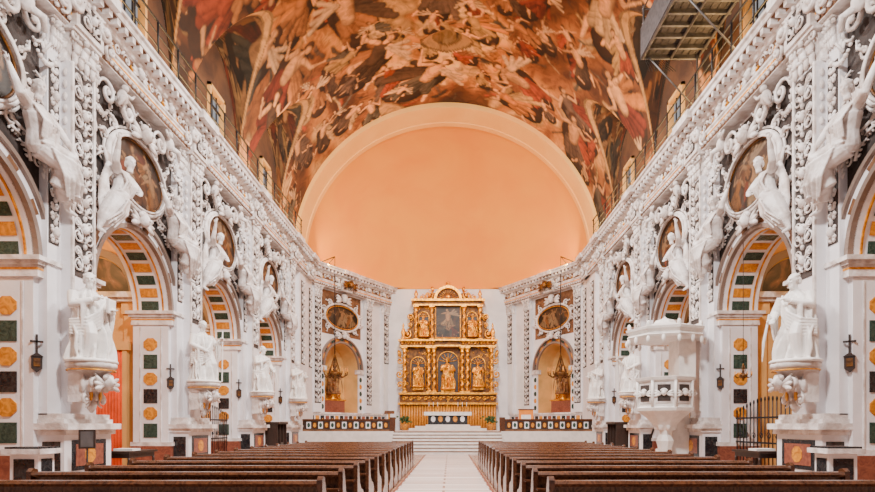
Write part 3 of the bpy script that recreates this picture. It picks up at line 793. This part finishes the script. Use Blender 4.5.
YC=3.15
def angled():
    mb=MB(); yc=YC; r=1.7; zs=5.5
    arch_wall(mb,-.3,LEN+.1,yc,r,zs,12,1.3,WALL,CREAM,zb=2.4,back=False)
    mb.quad((-1.3,yc-r,2.4),(-1.3,yc+r,2.4),(-1.3,yc+r,7.4),(-1.3,yc-r,7.4),CREAM)
    archivolt(mb,yc,zs,r,r+.12,-.02,.14,STUC); archivolt(mb,yc,zs,r+.12,r+.34,0,.06,REDM); archivolt(mb,yc,zs,r+.34,r+.44,0,.18,STUC)
    for k in range(13):
        a=pi*(k+.15)/13;b=pi*(k+.85)/13;q=r+.15;p=r+.31
        mb.add([(.066,yc+q*cos(a),zs+q*sin(a)),(.066,yc+p*cos(a),zs+p*sin(a)),(.066,yc+p*cos(b),zs+p*sin(b)),(.066,yc+q*cos(b),zs+q*sin(b))],[(0,1,2,3)],(GREEN,OCHRE)[k%2])
    for d in (-1,1):
        a,b=sorted((yc+d*(r-.08),yc+d*(r+.5))); mb.box(-.2,.2,a,b,zs-.3,zs,STUC)
        a,b=sorted((yc+d*r,yc+d*(r+.45))); mb.box(0,.08,a,b,2.4,zs-.3,WALL)
        for k in range(5):
            octo(mb,(.08,yc+d*(r+.22),2.8+k*.5),.14,.18,'x',(GREEN,OCHRE)[k%2],.02)
    mb.box(0,.18,-.2,LEN,1.2,1.35,STUC); mb.box(0,.12,-.2,LEN,1.35,2.3,WALL); mb.box(0,.2,-.2,LEN,2.3,2.42,STUC)
    y=.1;k=0
    while y<LEN-.4:
        mb.box(.12,.14,y,y+.34,1.45,2.2,(BLACK,OCHRE,BLACK,REDM)[k%4])
        if k%2==0: octo(mb,(.14,y+.17,1.82),.1,.2,'x',OCHRE,.015)
        y+=.46;k+=1
    for yp in (.62,yc+r+.95,LEN-.6):
        mb.box(0,.28,yp-.36,yp+.36,2.42,10.7,WALL)
        zl_=6.2 if yp>LEN-1 else 3
        mb.box(.28,.29,yp-.28,yp+.28,zl_,9.9,SHADE)
        candel(mb,.31,yp,.68,zl_,9.9,STUC)
        mb.T=Matrix.Translation((0,yp,0)); capital(mb,0,.3,.7,9.9,10.7,STUC); mb.T=Matrix.Identity(4)
    cz=8.95; ry,rz=1.65,.85
    mb.box(.0,.02,yc-2.0,yc+2.0,7.7,10.6,FRZ)
    ring(mb,.12,yc,cz,ry+.08,rz+.08,.08,STUC); ring(mb,.14,yc,cz,ry-.08,rz-.08,.03,GOLD)
    for i in range(12):
        a=2*pi*i/12+.2; scroll(mb,.1,yc+1.85*cos(a),cz+1.12*sin(a),.24,1.3,a,1 if cos(a)>0 else -1,.06,STUC); acanthus(mb,.08,yc+1.8*cos(a),cz+1.05*sin(a),a,.5,STUC,3)
    cherub(mb,.2,yc,10.2,2,STUC); cherub(mb,.2,yc,zs+r+.5,1.6,STUC)
    return mb.mesh('angled_wall')
angM=angled(); entA=entab(-.4,LEN+.15,(YC,),'entablature')
apM=picture(3.3,1.7,77,[(.5,.5,.2,1.1),(.2,.55,.3,.9),(.8,.5,-.3,.9)],True,'apse_painting',.35)
BRONZE=mat('polychrome', (.20,.09,.04), .5, col2=(.42,.22,.07), vs=6)
def side_altar():
    mb=MB()
    mb.box(-.5,.1,-1.0,1.0,.0,.9,REDM); mb.box(-.55,.15,-1.1,1.1,.85,.95,GOLD)
    mb.lathe((-.1,0,.9),[(.3,0),(.32,.1),(.2,.2),(.22,.35),(.3,.4)],GOLD,16)
    for i in range(12):
        a=pi*i/11; mb.tube([(-.4,.55*cos(a),2.6+.55*sin(a)),(-.4,.85*cos(a),2.6+.85*sin(a))],[.03,.01],GOLD,4)
    for d in (-1,1):
        mb.lathe((-.1,d*.75,.95),[(.1,0),(.1,.04),(.03,.1),(.04,.35),(.02,.6),(.05,.65),(.02,.67),(.02,.95)],GOLD,10)
        scroll(mb,-.3,d*.8,1.2,.22,1.4,pi/2,d,.06,GOLD)
    return mb.mesh('side_altar')
saM=side_altar()
def recol(me,m,name):
    q=me.copy(); q.name=name; q.materials.clear(); q.materials.append(m); return q
GST=[recol(STAT[i],GOLD,'gilded_saint') for i in range(3)]; BST=recol(STAT[2],BRONZE,'polychrome_saint')
def hanglamp(top=5.2):
    mb=MB()
    mb.tube([(0,0,.55),(0,0,top)],.02,IRON,5)
    mb.lathe((0,0,0),[(.02,-.35),(.08,-.28),(.05,-.2),(.22,-.08),(.3,.05),(.27,.12),(.12,.16),(.06,.3),(.1,.42),(.03,.55)],GOLDD,16)
    for i in range(8):
        a=2*pi*i/8; c,s_=cos(a),sin(a)
        mb.tube([(.2*c,.2*s_,0),(.4*c,.4*s_,-.12),(.58*c,.58*s_,.0),(.6*c,.6*s_,.12)],.03,GOLDD,5)
        mb.lathe((.6*c,.6*s_,.12),[(.07,0),(.03,.03),(.03,.2),(.0,.27)],OCHRE,8)
        mb.tube([(.27*c,.27*s_,.1),(0,0,1.0)],.014,GOLDD,4)
    return mb.mesh('hanging_lamp')
hlM=hanglamp()
for s in (-1,1):
    obj('angled_wall',angM,apse(s,0),wa); obj('angled_entablature',entA,apse(s,0),wa); obj('apse_painting',apM,apse(s,YC,.06,8.95))
    sa=empty('side_altar'); obj('altar_block',saM,apse(s,YC,-.7,2.42),sa); obj('saint',BST,apse(s,YC,-.8,3.74)@Matrix.Scale(1.1,4),sa)
    lp=empty('hanging_lamp'); obj('lamp',hlM,Matrix.Translation((s*7.5,37.2,4.9))@Matrix.Scale(1.4,4),lp)
    br=MB(); br.tube([(s*8.7,36.6,12.05),(s*7.5,37.2,12.75)],.03,IRON,6); br.tube([(s*7.5,37.2,12.1),(s*7.5,37.2,12.75)],.02,IRON,5); br.tube([(s*8.2,37.4,12.05),(s*7.5,37.2,12.75)],.02,IRON,6)
    obj('bracket',br,None,lp)
    g=MB(); cherub(g,.5,0,0,1.8,GOLDD); scroll(g,.5,.35,0,.22,1.4,0,1,.05,GOLDD); scroll(g,.5,-.35,0,.22,1.4,pi,-1,.05,GOLDD)
    obj('gilded_cartouche',g,apse(s,YC,.3,11.1))

# ------------------------------------------------------------------ high altarpiece
def niche(mb,yc,w,z0,h,x,m,mi):
    zs=z0+h-w/2; N=14; P=[]
    for i in range(N+1):
        a=pi*i/N; P.append((yc-w/2*cos(a),zs+w/2*sin(a)))
    prof=[(yc-w/2,z0)]+P+[(yc+w/2,z0)]
    mb.add([(x+.01,y,z) for y,z in prof],[tuple(range(len(prof)))],mi)
    pts=[(x+.05,y,z) for y,z in prof]; mb.tube(pts,.06,m,6)
    for i in range(7):
        a=pi*(i+.5)/7; mb.tube([(x+.03,yc,zs),(x+.06,yc-w*.42*cos(a),zs+w*.42*sin(a))],[.015,.035],m,5)
def twcol(mb,x,y,z0,z1,r,m):
    h=z1-z0; n=44
    mb.box(x-r*1.6,x+r*1.6,y-r*1.6,y+r*1.6,z0,z0+.1,m)
    mb.lathe((x,y,z0),[(r*1.5,.1),(r*1.5,.16),(r,.22)]+[(r*(1+.12*sin(i*2)),.22+(h-.65)*i/n) for i in range(n+1)],m,12,twist=(r*.35,2*pi/.55))
    mb.lathe((x,y,z1-.43),[(r,0),(r*1.3,.05),(r*1.1,.1),(r*1.7,.33)],m,12); mb.box(x-r*1.8,x+r*1.8,y-r*1.8,y+r*1.8,z1-.1,z1,m)
def altarpiece():
    mb=MB(); rnd=random.Random(3); G=GOLD; Dk=GOLDD
    mb.box(-.4,.3,-3.6,3.6,0,1.95,Dk)
    for i in range(36):
        y=-3.5+i*.2; mb.lathe((.3,y,.05),[(.09,0),(.1,.9),(.08,1.8)],OCHRE,8)
    mb.box(-.4,.55,-3.75,3.75,1.9,2.05,G)
    mb.box(-.4,.35,-3.6,3.6,2.05,2.65,Dk); mb.box(-.4,.6,-3.7,3.7,2.65,2.8,G)
    for i in range(13):
        y=-3.3+i*.55; scroll(mb,.38,y,2.35,.18,1.4,0 if i%2 else pi,1 if i%2 else -1,.05,G); leaf(mb,.38,y+.1,2.35,.5,.3,.07,G)
    mb.box(-.4,.1,-3.4,3.4,2.8,6.3,Dk)
    niche(mb,0,1.6,2.9,3.0,.1,G,DWOOD)
    for d in (-1,1):
        niche(mb,d*2.25,1.1,3.2,2.3,.1,G,DWOOD)
        mb.box(.1,.4,d*2.25-.4,d*2.25+.4,3.0,3.2,G)
        for y in (3.25,1.45,1.05): twcol(mb,.38,d*y,2.8,6.2,.12,G)
        scroll(mb,.15,d*3.65,4.2,.33,1.5,pi/2,d,.08,G); scroll(mb,.15,d*3.6,3.4,.28,1.5,-pi/2,-d,.08,G); scroll(mb,.15,d*3.6,5.2,.28,1.5,pi/2,d,.07,G)
        leaf(mb,.15,d*3.55,5.4,pi/2-d*.3,.7,.14,G,.08)
    mb.box(.1,.5,-.5,.5,2.8,3.0,G)
    for z0,z1,x,ww in ((6.2,6.32,.6,3.6),(6.32,6.6,.5,3.5),(6.6,6.75,.78,3.7)):
        for (a,b,e) in ((-ww,-.95,0),(-.95,.95,.2),(.95,ww,0)): mb.box(-.4,x+e,a,b,z0,z1,G if z0!=6.32 else Dk)
    for i in range(16):
        y=-3.4+i*.453; cherub(mb,.5,y,6.46,.8,G,False); leaf(mb,.52,y+.1,6.46,.3,.25,.06,G)
    mb.box(-.4,.05,-2.55,2.55,6.75,9.5,Dk)
    mb.box(.05,.1,-.95,.95,6.95,9.4,DWOOD)
    mb.tube([(.14,-.94,6.95),(.14,-.94,9.4),(.14,.94,9.4),(.14,.94,6.95)],.06,G,6,True)
    for d in (-1,1):
        niche(mb,d*1.82,.8,7.0,1.9,.05,G,DWOOD)
        for y in (2.4,1.2): twcol(mb,.3,d*y,6.75,9.3,.11,G)
        prof=[(-.3,d*2.5,6.75),(-.3,d*3.5,6.75),(-.3,d*3.35,7.2),(-.3,d*3.0,7.5),(-.3,d*2.85,8.0),(-.3,d*2.95,8.6),(-.3,d*2.5,9.0)]
        mb.prism(prof,(.3,0,0),Dk)
        scroll(mb,.1,d*3.1,7.2,.36,1.5,pi/2,d,.1,G,24); scroll(mb,.1,d*2.85,8.5,.28,1.5,-pi/2,-d,.08,G); scroll(mb,.1,d*2.9,7.9,.2,1.5,-pi/2,-d,.06,G)
        mb.lathe((.3,d*3.35,6.75),[(.14,0),(.18,.15),(.08,.25),(.2,.55),(.12,.8),(.04,.95),(.09,1.05),(.05,1.2),(0,1.3)],G,12)
    for z0,z1,x,ww in ((9.3,9.42,.5,2.6),(9.42,9.62,.42,2.5),(9.62,9.78,.65,2.75)): mb.box(-.4,x,-ww,ww,z0,z1,G if z0!=9.42 else Dk)
    mb.box(-.3,.1,-1.5,1.5,9.78,10.3,Dk)
    archivolt(mb,0,9.78,.85,1.05,-.3,.4,G,24); archivolt(mb,0,9.78,0.02,.85,-.3,.12,Dk,24)
    for i in range(11):
        a=pi*(i+.5)/11; mb.tube([(.15,.35*cos(a),9.9+.35*sin(a)),(.15,.85*cos(a),9.9+.75*sin(a))],[.04,.015],G,5)
    mb.ell((.2,0,10.0),(.15,.2,.22),G)
    for d in (-1,1):
        scroll(mb,.25,d*1.45,10.1,.36,1.5,pi/2 ,d,.1,G,24); scroll(mb,.2,d*1.95,9.98,.22,1.4,pi/2,d,.07,G)
        mb.lathe((.2,d*2.4,9.78),[(.12,0),(.15,.12),(.07,.2),(.16,.42),(.1,.6),(.03,.75),(0,.85)],G,12)
        leaf(mb,.1,d*1.1,10.4,pi/2-d*.3,.45,.12,G,.08)
    mb.lathe((.1,0,10.78),[(.25,0),(.28,.08),(.16,.2),(.2,.3),(.04,.42)],G,12)
    for k in range(300):
        y=rnd.uniform(-3.35,3.35); z=rnd.uniform(2.9,10.3)
        if abs(y)<.95 and z<9.5: continue
        if 3.1<z<5.6 and abs(abs(y)-2.25)<.62: continue
        if z>6.75 and (abs(y)>2.5 or abs(abs(y)-1.82)<.46 and z<9.0): continue
        if z>9.7 and abs(y)>1.4: continue
        x=.12 if z<6.8 else .08
        if rnd.random()<.5: scroll(mb,x,y,z,rnd.uniform(.1,.18),1.3,rnd.uniform(0,6),rnd.choice((-1,1)),.035,G,10)
        else: leaf(mb,x,y,z,rnd.uniform(0,6),rnd.uniform(.18,.3),.045,G,.05)
    return mb.mesh('altarpiece')
RA=Matrix.Rotation(-pi/2,4,'Z')
AP=Matrix.Translation((0,42.3,1.2))@RA
ap=empty('altarpiece')
obj('retable',altarpiece(),AP,ap)
obj('central_panel',picture(1.76,2.3,55,[(.5,.42,0,1.3),(.3,.75,.6,.8),(.72,.78,-.6,.8)],False,'central_panel',.35),AP@Matrix.Translation((.115,0,8.17)),ap)
for (y,z,sc_,i) in ((0,3.0,1.2,0),(2.25,3.2,.95,1),(-2.25,3.2,.95,2),(1.82,6.95,.8,2),(-1.82,6.95,.8,0)):
    obj('saint',GST[i],AP@Matrix.Translation((.3,y,z))@Matrix.Scale(sc_,4),ap)

mb=MB()
mb.box(-2.6,2.6,-1.2,1.4,0,.15,CONC); mb.box(-2.2,2.2,-.9,1.2,.15,.3,CONC)
mb.box(-1.5,1.5,-.45,.45,.3,.4,CONC); mb.box(-1.35,1.35,-.35,.35,.4,1.15,BLACK); mb.box(-1.6,1.6,-.5,.5,1.15,1.25,CLOTH)
mb.box(-1.62,1.62,-.52,-.5,1.02,1.26,CLOTH)
for i in range(5): octo(mb,(-1.0+i*.5,-.35,.78),.16,.22,'y',OCHRE if i%2 else WALL)
obj('altar_table',mb,Matrix.Translation((0,38.6,1.2)))
def candle():
    mb=MB(); mb.lathe((0,0,0),[(.1,0),(.1,.03),(.03,.08),(.045,.2),(.02,.3),(.05,.36),(.06,.38)],GOLD,10); mb.lathe((0,0,.38),[(.022,0),(.02,.3),(.0,.32)],CLOTH,8); return mb.mesh('candlestick')
cm=candle()
for x in (-1.3,-1.0,-.7,.7,1.0,1.3): obj('candlestick',cm,Matrix.Translation((x,38.6,2.452)))
mb=MB(); mb.lathe((0,0,0),[(.12,0),(.12,.04),(.03,.1),(.02,.2)],GOLD,10); mb.box(-.02,.02,-.02,.02,.2,.85,GOLD); mb.box(-.17,.17,-.02,.02,.6,.64,GOLD)
obj('altar_crucifix',mb,Matrix.Translation((0,38.75,2.452)))

# ------------------------------------------------------------------ floors, steps
mb=MB(); mb.box(-15,15,-6,46,-.2,0,FLOOR); obj('floor',mb)
mb=MB(); mb.quad((-1.1,-3,.004),(1.1,-3,.004),(1.1,29.55,.004),(-1.1,29.55,.004),RUN)
for d in (-1,1): mb.box(d*1.13-.03,d*1.13+.03,-3,29.55,0,.006,REDM)
obj('aisle_paving',mb)
mb=MB()
mb.box(-8.9,8.9,31.7,42.75,0,1.2,CONC)
for i in range(7):
    mb.box(-3.0,3.0,29.6+.3*i,31.7,.171*i,.171*(i+1),CONC)
    mb.box(-3.02,3.02,29.58+.3*i,29.62+.3*i,.171*(i+1)-.05,.171*(i+1)+.003,FRZ)
obj('chancel_steps',mb)
def parapet():
    mb=MB()
    mb.box(3.1,8.3,-.12,.12,0,.1,FRZ); mb.box(3.1,8.3,-.09,.09,.1,.60,DWOOD); mb.box(3.1,8.3,-.14,.14,.60,.70,WOOD)
    x=3.4;k=0
    while x<8.1:
        mb.box(x,x+.26,-.1,-.09,.16,.54,(WOOD,WALL)[k%2]); octo(mb,(x+.13,-.1,.35),.09,.14,'y',(OCHRE,GREEN)[k%2],.01); x+=.34;k+=1
    mb.box(3.0,3.3,-.18,.18,0,.8,WOOD)
    return mb.mesh('altar_rail')
bM=parapet()
obj('altar_rail',bM,Matrix.Translation((0,32.2,1.2))); obj('altar_rail',bM,Matrix.Translation((0,32.2,1.2))@Matrix.Diagonal((-1,1,1,1)))

# ------------------------------------------------------------------ pews
def pew(L0=1.22,L1=5.15):
    mb=MB(); m=WOOD
    mb.box(L0,L1,-.05,.38,.42,.46,m)
    mb.prism([(L0,-.10,.40),(L0,-.07,.40),(L0,-.13,.88),(L0,-.16,.88)],(L1-L0,0,0),m)
    mb.prism([(L0,-.20,.86),(L0,-.09,.86),(L0,-.08,.90),(L0,-.12,.925),(L0,-.19,.92),(L0,-.22,.89)],(L1-L0,0,0),m)
    mb.box(L0,L1,-.36,-.12,.70,.725,m)
    mb.box(L0,L1,-.50,-.34,.16,.20,m)
    n=4
    for i in range(n+1):
        x=L0+(L1-L0)*i/n
        a=x-.03 if i else x
        prof=[(-.5,0),(.34,0),(.40,.06),(.36,.2),(.38,.44),(.30,.52),(.12,.56),(.0,.66),(-.06,.86),(-.10,.95),(-.17,.97),(-.22,.93),(-.22,.7),(-.2,.3),(-.5,.2)]
        if i in (0,n): mb.prism([(a-.03,y,z) for y,z in prof],(.06,0,0),m)
        else: mb.box(a-.02,a+.02,-.12,.34,0,.42,m); mb.box(a-.02,a+.02,-.5,-.1,0,.18,m)
    return mb.mesh('pew')
pM=pew()
for i in range(14):
    y=6.1+i*1.12
    obj('pew',pM,Matrix.Translation((0,y,0))); obj('pew',pM,Matrix.Translation((0,y,0))@Matrix.Diagonal((-1,1,1,1)))

# ------------------------------------------------------------------ pulpit
mb=MB()
mb.lathe((0,0,0),[(.55,0),(.55,.15),(.42,.22),(.3,.4),(.2,.55),(.24,.8),(.3,1.0),(.2,1.2),(.2,1.35),(.36,1.5),(.6,1.75),(.85,1.95),(.95,2.0)],MARB,8,smooth=False)
mb.lathe((0,0,2.0),[(.95,0),(.98,.1),(.88,.14),(.88,.95),(.98,1.0),(1.02,1.1),(.9,1.12)],MARB,8,smooth=False)
for i in range(8):
    a=2*pi*(i+.5)/8; T0=mb.T; mb.T=Matrix.Rotation(a,4,'Z')@Matrix.Translation((.815,0,2.58))
    mb.box(0,.03,-.26,.26,-.33,.33,STUC); mb.box(.03,.045,-.2,.2,-.27,.27,SHADE); cherub(mb,.04,0,0,.8,MARB,True); mb.T=T0
    a=2*pi*i/8; mb.tube([(.92*cos(a),.92*sin(a),2.1),(.92*cos(a),.92*sin(a),3.0)],.05,MARB,8)
    mb.ell((.3*cos(a),.3*sin(a),1.55),(.1,.1,.2),MARB)
mb.box(.3,.85,-.45,.45,3.0,4.4,MARB)
mb.lathe((0,0,4.35),[(.2,0),(1.2,.02),(1.28,.1),(1.18,.18),(1.3,.28),(1.32,.36),(1.05,.42),(.7,.52),(.4,.58),(.3,.7),(.1,.76),(0,.85)],MARB,8,smooth=False)
for i in range(16):
    a=2*pi*i/16; mb.ell((1.22*cos(a),1.22*sin(a),4.3),(.07,.07,.13),MARB,nu=6,nv=5)
    if i%2==0: mb.ell((1.2*cos(a),1.2*sin(a),4.8),(.07,.07,.12),MARB,nu=6,nv=5)
for i in range(9): mb.box(.4,1.0,.4+.22*(8-i),.62+.22*(8-i),0,.22*(i+1),MARB)
mb.tube([(.4,.6,3.0),(.4,2.5,1.0)],.04,IRON,6)
obj('pulpit',mb,Matrix.Translation((7.4,18.9,0)))

# ------------------------------------------------------------------ small furniture
def station():
    mb=MB()
    mb.box(0,.08,-.10,.10,-.13,.13,DWOOD); mb.box(.08,.10,-.06,.06,-.09,.09,GOLDD)
    mb.prism([(0,-.12,.13),(0,.12,.13),(0,0,.22)],(.10,0,0),DWOOD); mb.prism([(0,-.1,-.13),(0,.1,-.13),(0,0,-.22)],(.08,0,0),DWOOD)
    mb.box(.03,.055,-.022,.022,.2,.62,DWOOD); mb.box(.03,.055,-.12,.12,.44,.485,DWOOD)
    return mb.mesh('station_of_the_cross')
stM=station()
for s in (-1,1):
    for p in PIERS[1:]: obj('station_of_the_cross',stM,side(s,p-.93,.02,2.9,-.9))
def door():
    mb=MB()
    mb.box(-.62,-.5,-.06,.1,0,2.95,CREAM); mb.box(.5,.62,-.06,.1,0,2.95,CREAM); mb.box(-.7,.7,-.1,.1,2.85,3.05,CREAM)
    for i in range(12): mb.lathe((-.46+i*.084,0,.02),[(.05,0),(.055,1.4),(.045,2.82)],CURT,8)
    return mb.mesh('door_1')
dM=door()
obj('door_1',dM,Matrix.Translation((-11.2,18.42,0))@Matrix.Diagonal((1.2,1,1.4,1)))
obj('door_2',dM,Matrix.Translation((11.45,24.35,0))@Matrix.Diagonal((1.1,1,1.2,1)))
def gate():
    mb=MB()
    for i in range(19):
        y=-1.8+i*.2; h=1.9+.35*cos((y)/1.8*pi/2); mb.tube([(0,y,0),(0,y,h)],.018,IRON,5); mb.ell((0,y,h+.05),(.03,.03,.08),IRON,nu=5,nv=4)
    for z in (.15,1.0,1.75): mb.box(-.02,.02,-1.85,1.85,z-.025,z+.025,IRON)
    for i in range(9): scroll(mb,0,-1.6+i*.4,1.2,.12,1.4,0,1,.014,IRON)
    return mb.mesh('iron_gate')
gM=gate()
for s,y in ((1,BAYS[2]),(1,BAYS[3]),(-1,BAYS[3])): obj('iron_gate',gM,side(s,y,-.4))
def confess():
    mb=MB(); m=DWOOD
    mb.box(-.5,.5,-1.0,1.0,0,.12,m); mb.box(-.5,-.45,-1,1,.12,2.2,m)
    for y in (-1,-.35,.3,.95): mb.box(-.5,.45,y,y+.05,.12,2.2,m)
    mb.box(-.55,.55,-1.05,1.05,2.2,2.35,m)
    mb.box(.4,.44,-.32,.32,.12,1.0,m); mb.box(-.4,.1,-.3,.3,.4,.48,m); mb.box(-.3,.3,-1,-.4,.2,.3,CURT)
    mb.box(.0,.05,.4,.9,.3,2.1,CURT)
    return mb.mesh('confessional')
cf=confess()
for s,y in ((-1,PIERS[3]+1.85),(1,PIERS[3]+1.85)): obj('confessional',cf,side(s,y,.75)@Matrix.Scale(.72,4))
def table():
    mb=MB(); mb.box(-.35,.35,-.7,.7,.78,.84,DWOOD); mb.box(-.3,.3,-.62,.62,.66,.78,DWOOD)
    for a in (-.28,.28):
        for b in (-.6,.6): mb.lathe((a,b,0),[(.04,0),(.05,.1),(.03,.2),(.05,.45),(.03,.6),(.04,.66)],DWOOD,8)
    mb.box(-.25,.25,-.4,.0,.84,.9,CLOTH)
    return mb.mesh('side_table')
tM=table()
obj('side_table',tM,side(-1,15.2,.5)); obj('side_table',tM,side(1,15.2,.5))
def notice():
    mb=MB(); mb.box(-.2,.2,-.2,.2,0,.04,IRON); mb.tube([(0,0,.04),(0,0,1.0)],.02,IRON,6)
    mb.box(-.03,.03,-.16,.16,1.0,1.42,DWOOD); mb.box(.03,.035,-.12,.12,1.04,1.38,STEEL); mb.box(-.035,-.03,-.12,.12,1.04,1.38,CLOTH); return mb.mesh('notice_stand')
nM=notice()
obj('notice_stand',nM,Matrix.Translation((-7.85,12.35,0))@Matrix.Rotation(-1.2,4,'Z'))
def stand():
    mb=MB(); mb.box(-.36,.36,-.3,.3,0,.12,STUC); mb.box(-.28,.28,-.22,.22,.12,.95,WALL); mb.box(-.2,.2,-.235,-.22,.25,.85,BLACK); mb.box(-.38,.38,-.32,.32,.95,1.05,STUC); mb.box(-.34,.34,-.28,.28,1.05,1.09,BLACK)
    mb.box(.28,.295,-.15,.15,.25,.85,BLACK); mb.box(-.295,-.28,-.15,.15,.25,.85,BLACK); return mb.mesh('offertory_stand')
sM=stand()
obj('offertory_stand',sM,Matrix.Translation((-8.2,11.2,0))); obj('offertory_stand',sM,Matrix.Translation((8.0,11.4,0)))
vl=hanglamp(12)
obj('votive_lamp',vl,Matrix.Translation((9.0,16.9,3.0))@Matrix.Scale(.4,4))
mb=MB(); mb.lathe((0,0,0),[(.2,0),(.28,.35),(.3,.4),(.22,.4)],OCHRE,14)
rr=random.Random(2)
for i in range(60): mb.ell((rr.gauss(0,.18),rr.gauss(0,.18),.55+rr.random()*.4),(.1,.04,.06),FOLIAGE,Matrix.Rotation(rr.random()*6,3,'Z'),nu=5,nv=4)
pl=mb.mesh('potted_plant')
obj('flower_arrangement',pl,Matrix.Translation((-2.9,38.0,1.2)));obj('flower_arrangement',pl,Matrix.Translation((2.9,38.0,1.2)))
mb=MB(); mb.box(-.45,.45,-.03,.03,.0,1.3,ORANGE); mb.box(-.5,.5,-.05,.05,1.3,1.36,WOOD); mb.box(-.3,.3,-.2,.2,0,.05,WOOD); mb.box(-.3,.3,-.04,-.03,.5,1.0,CLOTH)
obj('banner_stand',mb,Matrix.Translation((4.9,35,1.2)))
mb=MB(); mb.lathe((0,0,0),[(.25,0),(.25,.06),(.06,.12),(.06,1.0),(.1,1.05)],GOLD,12); mb.prism([(-.3,-.1,1.05),(-.3,.25,1.05),(-.3,.3,1.25)],(.6,0,0),WOOD)
obj('lectern',mb,Matrix.Translation((-3.6,34.5,1.2)))

# ------------------------------------------------------------------ scaffold upper right
mb=MB()
x0,x1,y0,y1,z=6.6,8.6,13.2,18.9,14.0
for i in range(9):
    a=x0+(x1-x0)*i/9; mb.box(a,a+.2,y0,y1,z,z+.05,MESHM)
for i in range(12):
    y=y0+(y1-y0)*i/11; mb.box(x0,x1,y-.04,y+.04,z-.12,z,STEEL)
for xx in (x0+.05,7.6,8.5): mb.tube([(xx,y0,z-.1),(xx,y1,z-.1)],.05,STEEL,6)
for y in (y0+.2,16,y1-.1):
    for xx in (x0+.05,8.45):
        mb.tube([(xx,y,z if xx<8 else 12.05),(xx,y,z+1.6)],.035,STEEL,6)
    mb.tube([(8.45,y,12.1),(x0+.2,y,z-.1)],.03,STEEL,6)
for zz in (.5,1.0,1.5): mb.tube([(x0+.05,y0,z+zz),(x0+.05,y1,z+zz)],.028,STEEL,6); mb.tube([(x0,y1-.1,z+zz),(x1,y1-.1,z+zz)],.028,STEEL,6)
mb.box(x0-.02,x0,y0,y1,z-.1,z+.9,MESHM); mb.box(x0,x1,y1,y1+.02,z-.1,z+.9,MESHM)
for i in range(10):
    t=i/9; mb.tube([(x0,y1,z+.2+.3*t),(x0+.3+.9*t,y1+.05,z-.5)],.012,IRON,4)
obj('scaffolding',mb)

# ------------------------------------------------------------------ lights
def area(name,loc,tgt,sx,sy,e,col):
    l=bpy.data.lights.new(name,'AREA'); l.shape='RECTANGLE'; l.size=sx; l.size_y=sy; l.energy=e; l.color=col
    o=bpy.data.objects.new(name,l); COL.objects.link(o); o.location=loc
    o.rotation_euler=(Vector(tgt)-Vector(loc)).to_track_quat('-Z','Y').to_euler(); return o
def point(name,loc,e,col,r=.25):
    l=bpy.data.lights.new(name,'POINT'); l.energy=e; l.color=col; l.shadow_soft_size=r
    o=bpy.data.objects.new(name,l); COL.objects.link(o); o.location=loc
WH=(1,.96,.93); WM=(1,.60,.22)
area('nave_fill',(0,7,13.2),(0,11,0),1.4,1.4,4000,WH)  # added fill lights for the nave, no fixtures modelled
area('nave_fill',(0,17,16.5),(0,24,0),1.4,1.4,4100,WH)
area('nave_fill',(0,26,18.5),(0,34,0),1.6,1.4,2200,(1,.92,.82))
for s in (-1,1):
    o=area('cornice_uplight',(s*8.55,16,12.2),(s*3,16,19),.35,32,1350,WM)
    o.rotation_euler=(0,radians(180-35 if s>0 else 180+35),0)
    area('dome_uplight',(s*7.9,36.3,12.3),(-s*3,42.5,17.0),.8,.8,300,(1,.62,.16))
    point('apse_ledge_fill',(s*6.9,40.2,12.22),32,(1,.52,.10),.06)  # unseen fill light, added to brighten the lower edge of the dome
    for y in BAYS: point('chapel_lamp',(s*(W+3.2),y-.3,7.2),320 if s<0 else 130,(1,.62,.26))
    l=bpy.data.lights.new('retable_spot','SPOT'); l.energy=1600; l.color=(1,.78,.44); l.spot_size=radians(40); l.shadow_soft_size=.2
    o=bpy.data.objects.new('retable_spot',l); COL.objects.link(o); o.location=(s*7.2,34.2,11.5); o.rotation_euler=(Vector((0,42.3,7.0))-o.location).to_track_quat('-Z','Y').to_euler()
w=bpy.data.worlds.new('World'); sc.world=w; w.use_nodes=True
w.node_tree.nodes['Background'].inputs[0].default_value=(.95,.95,1,1); w.node_tree.nodes['Background'].inputs[1].default_value=.42

cam=bpy.data.cameras.new('camera'); co=bpy.data.objects.new('camera',cam); COL.objects.link(co)
co.location=(.15,0,1.5); co.rotation_euler=(radians(90),0,0)
cam.sensor_width=36; cam.lens=560/875*36
cam.shift_x=-(450-437.5)/875; cam.shift_y=(426-246)/875
sc.camera=co
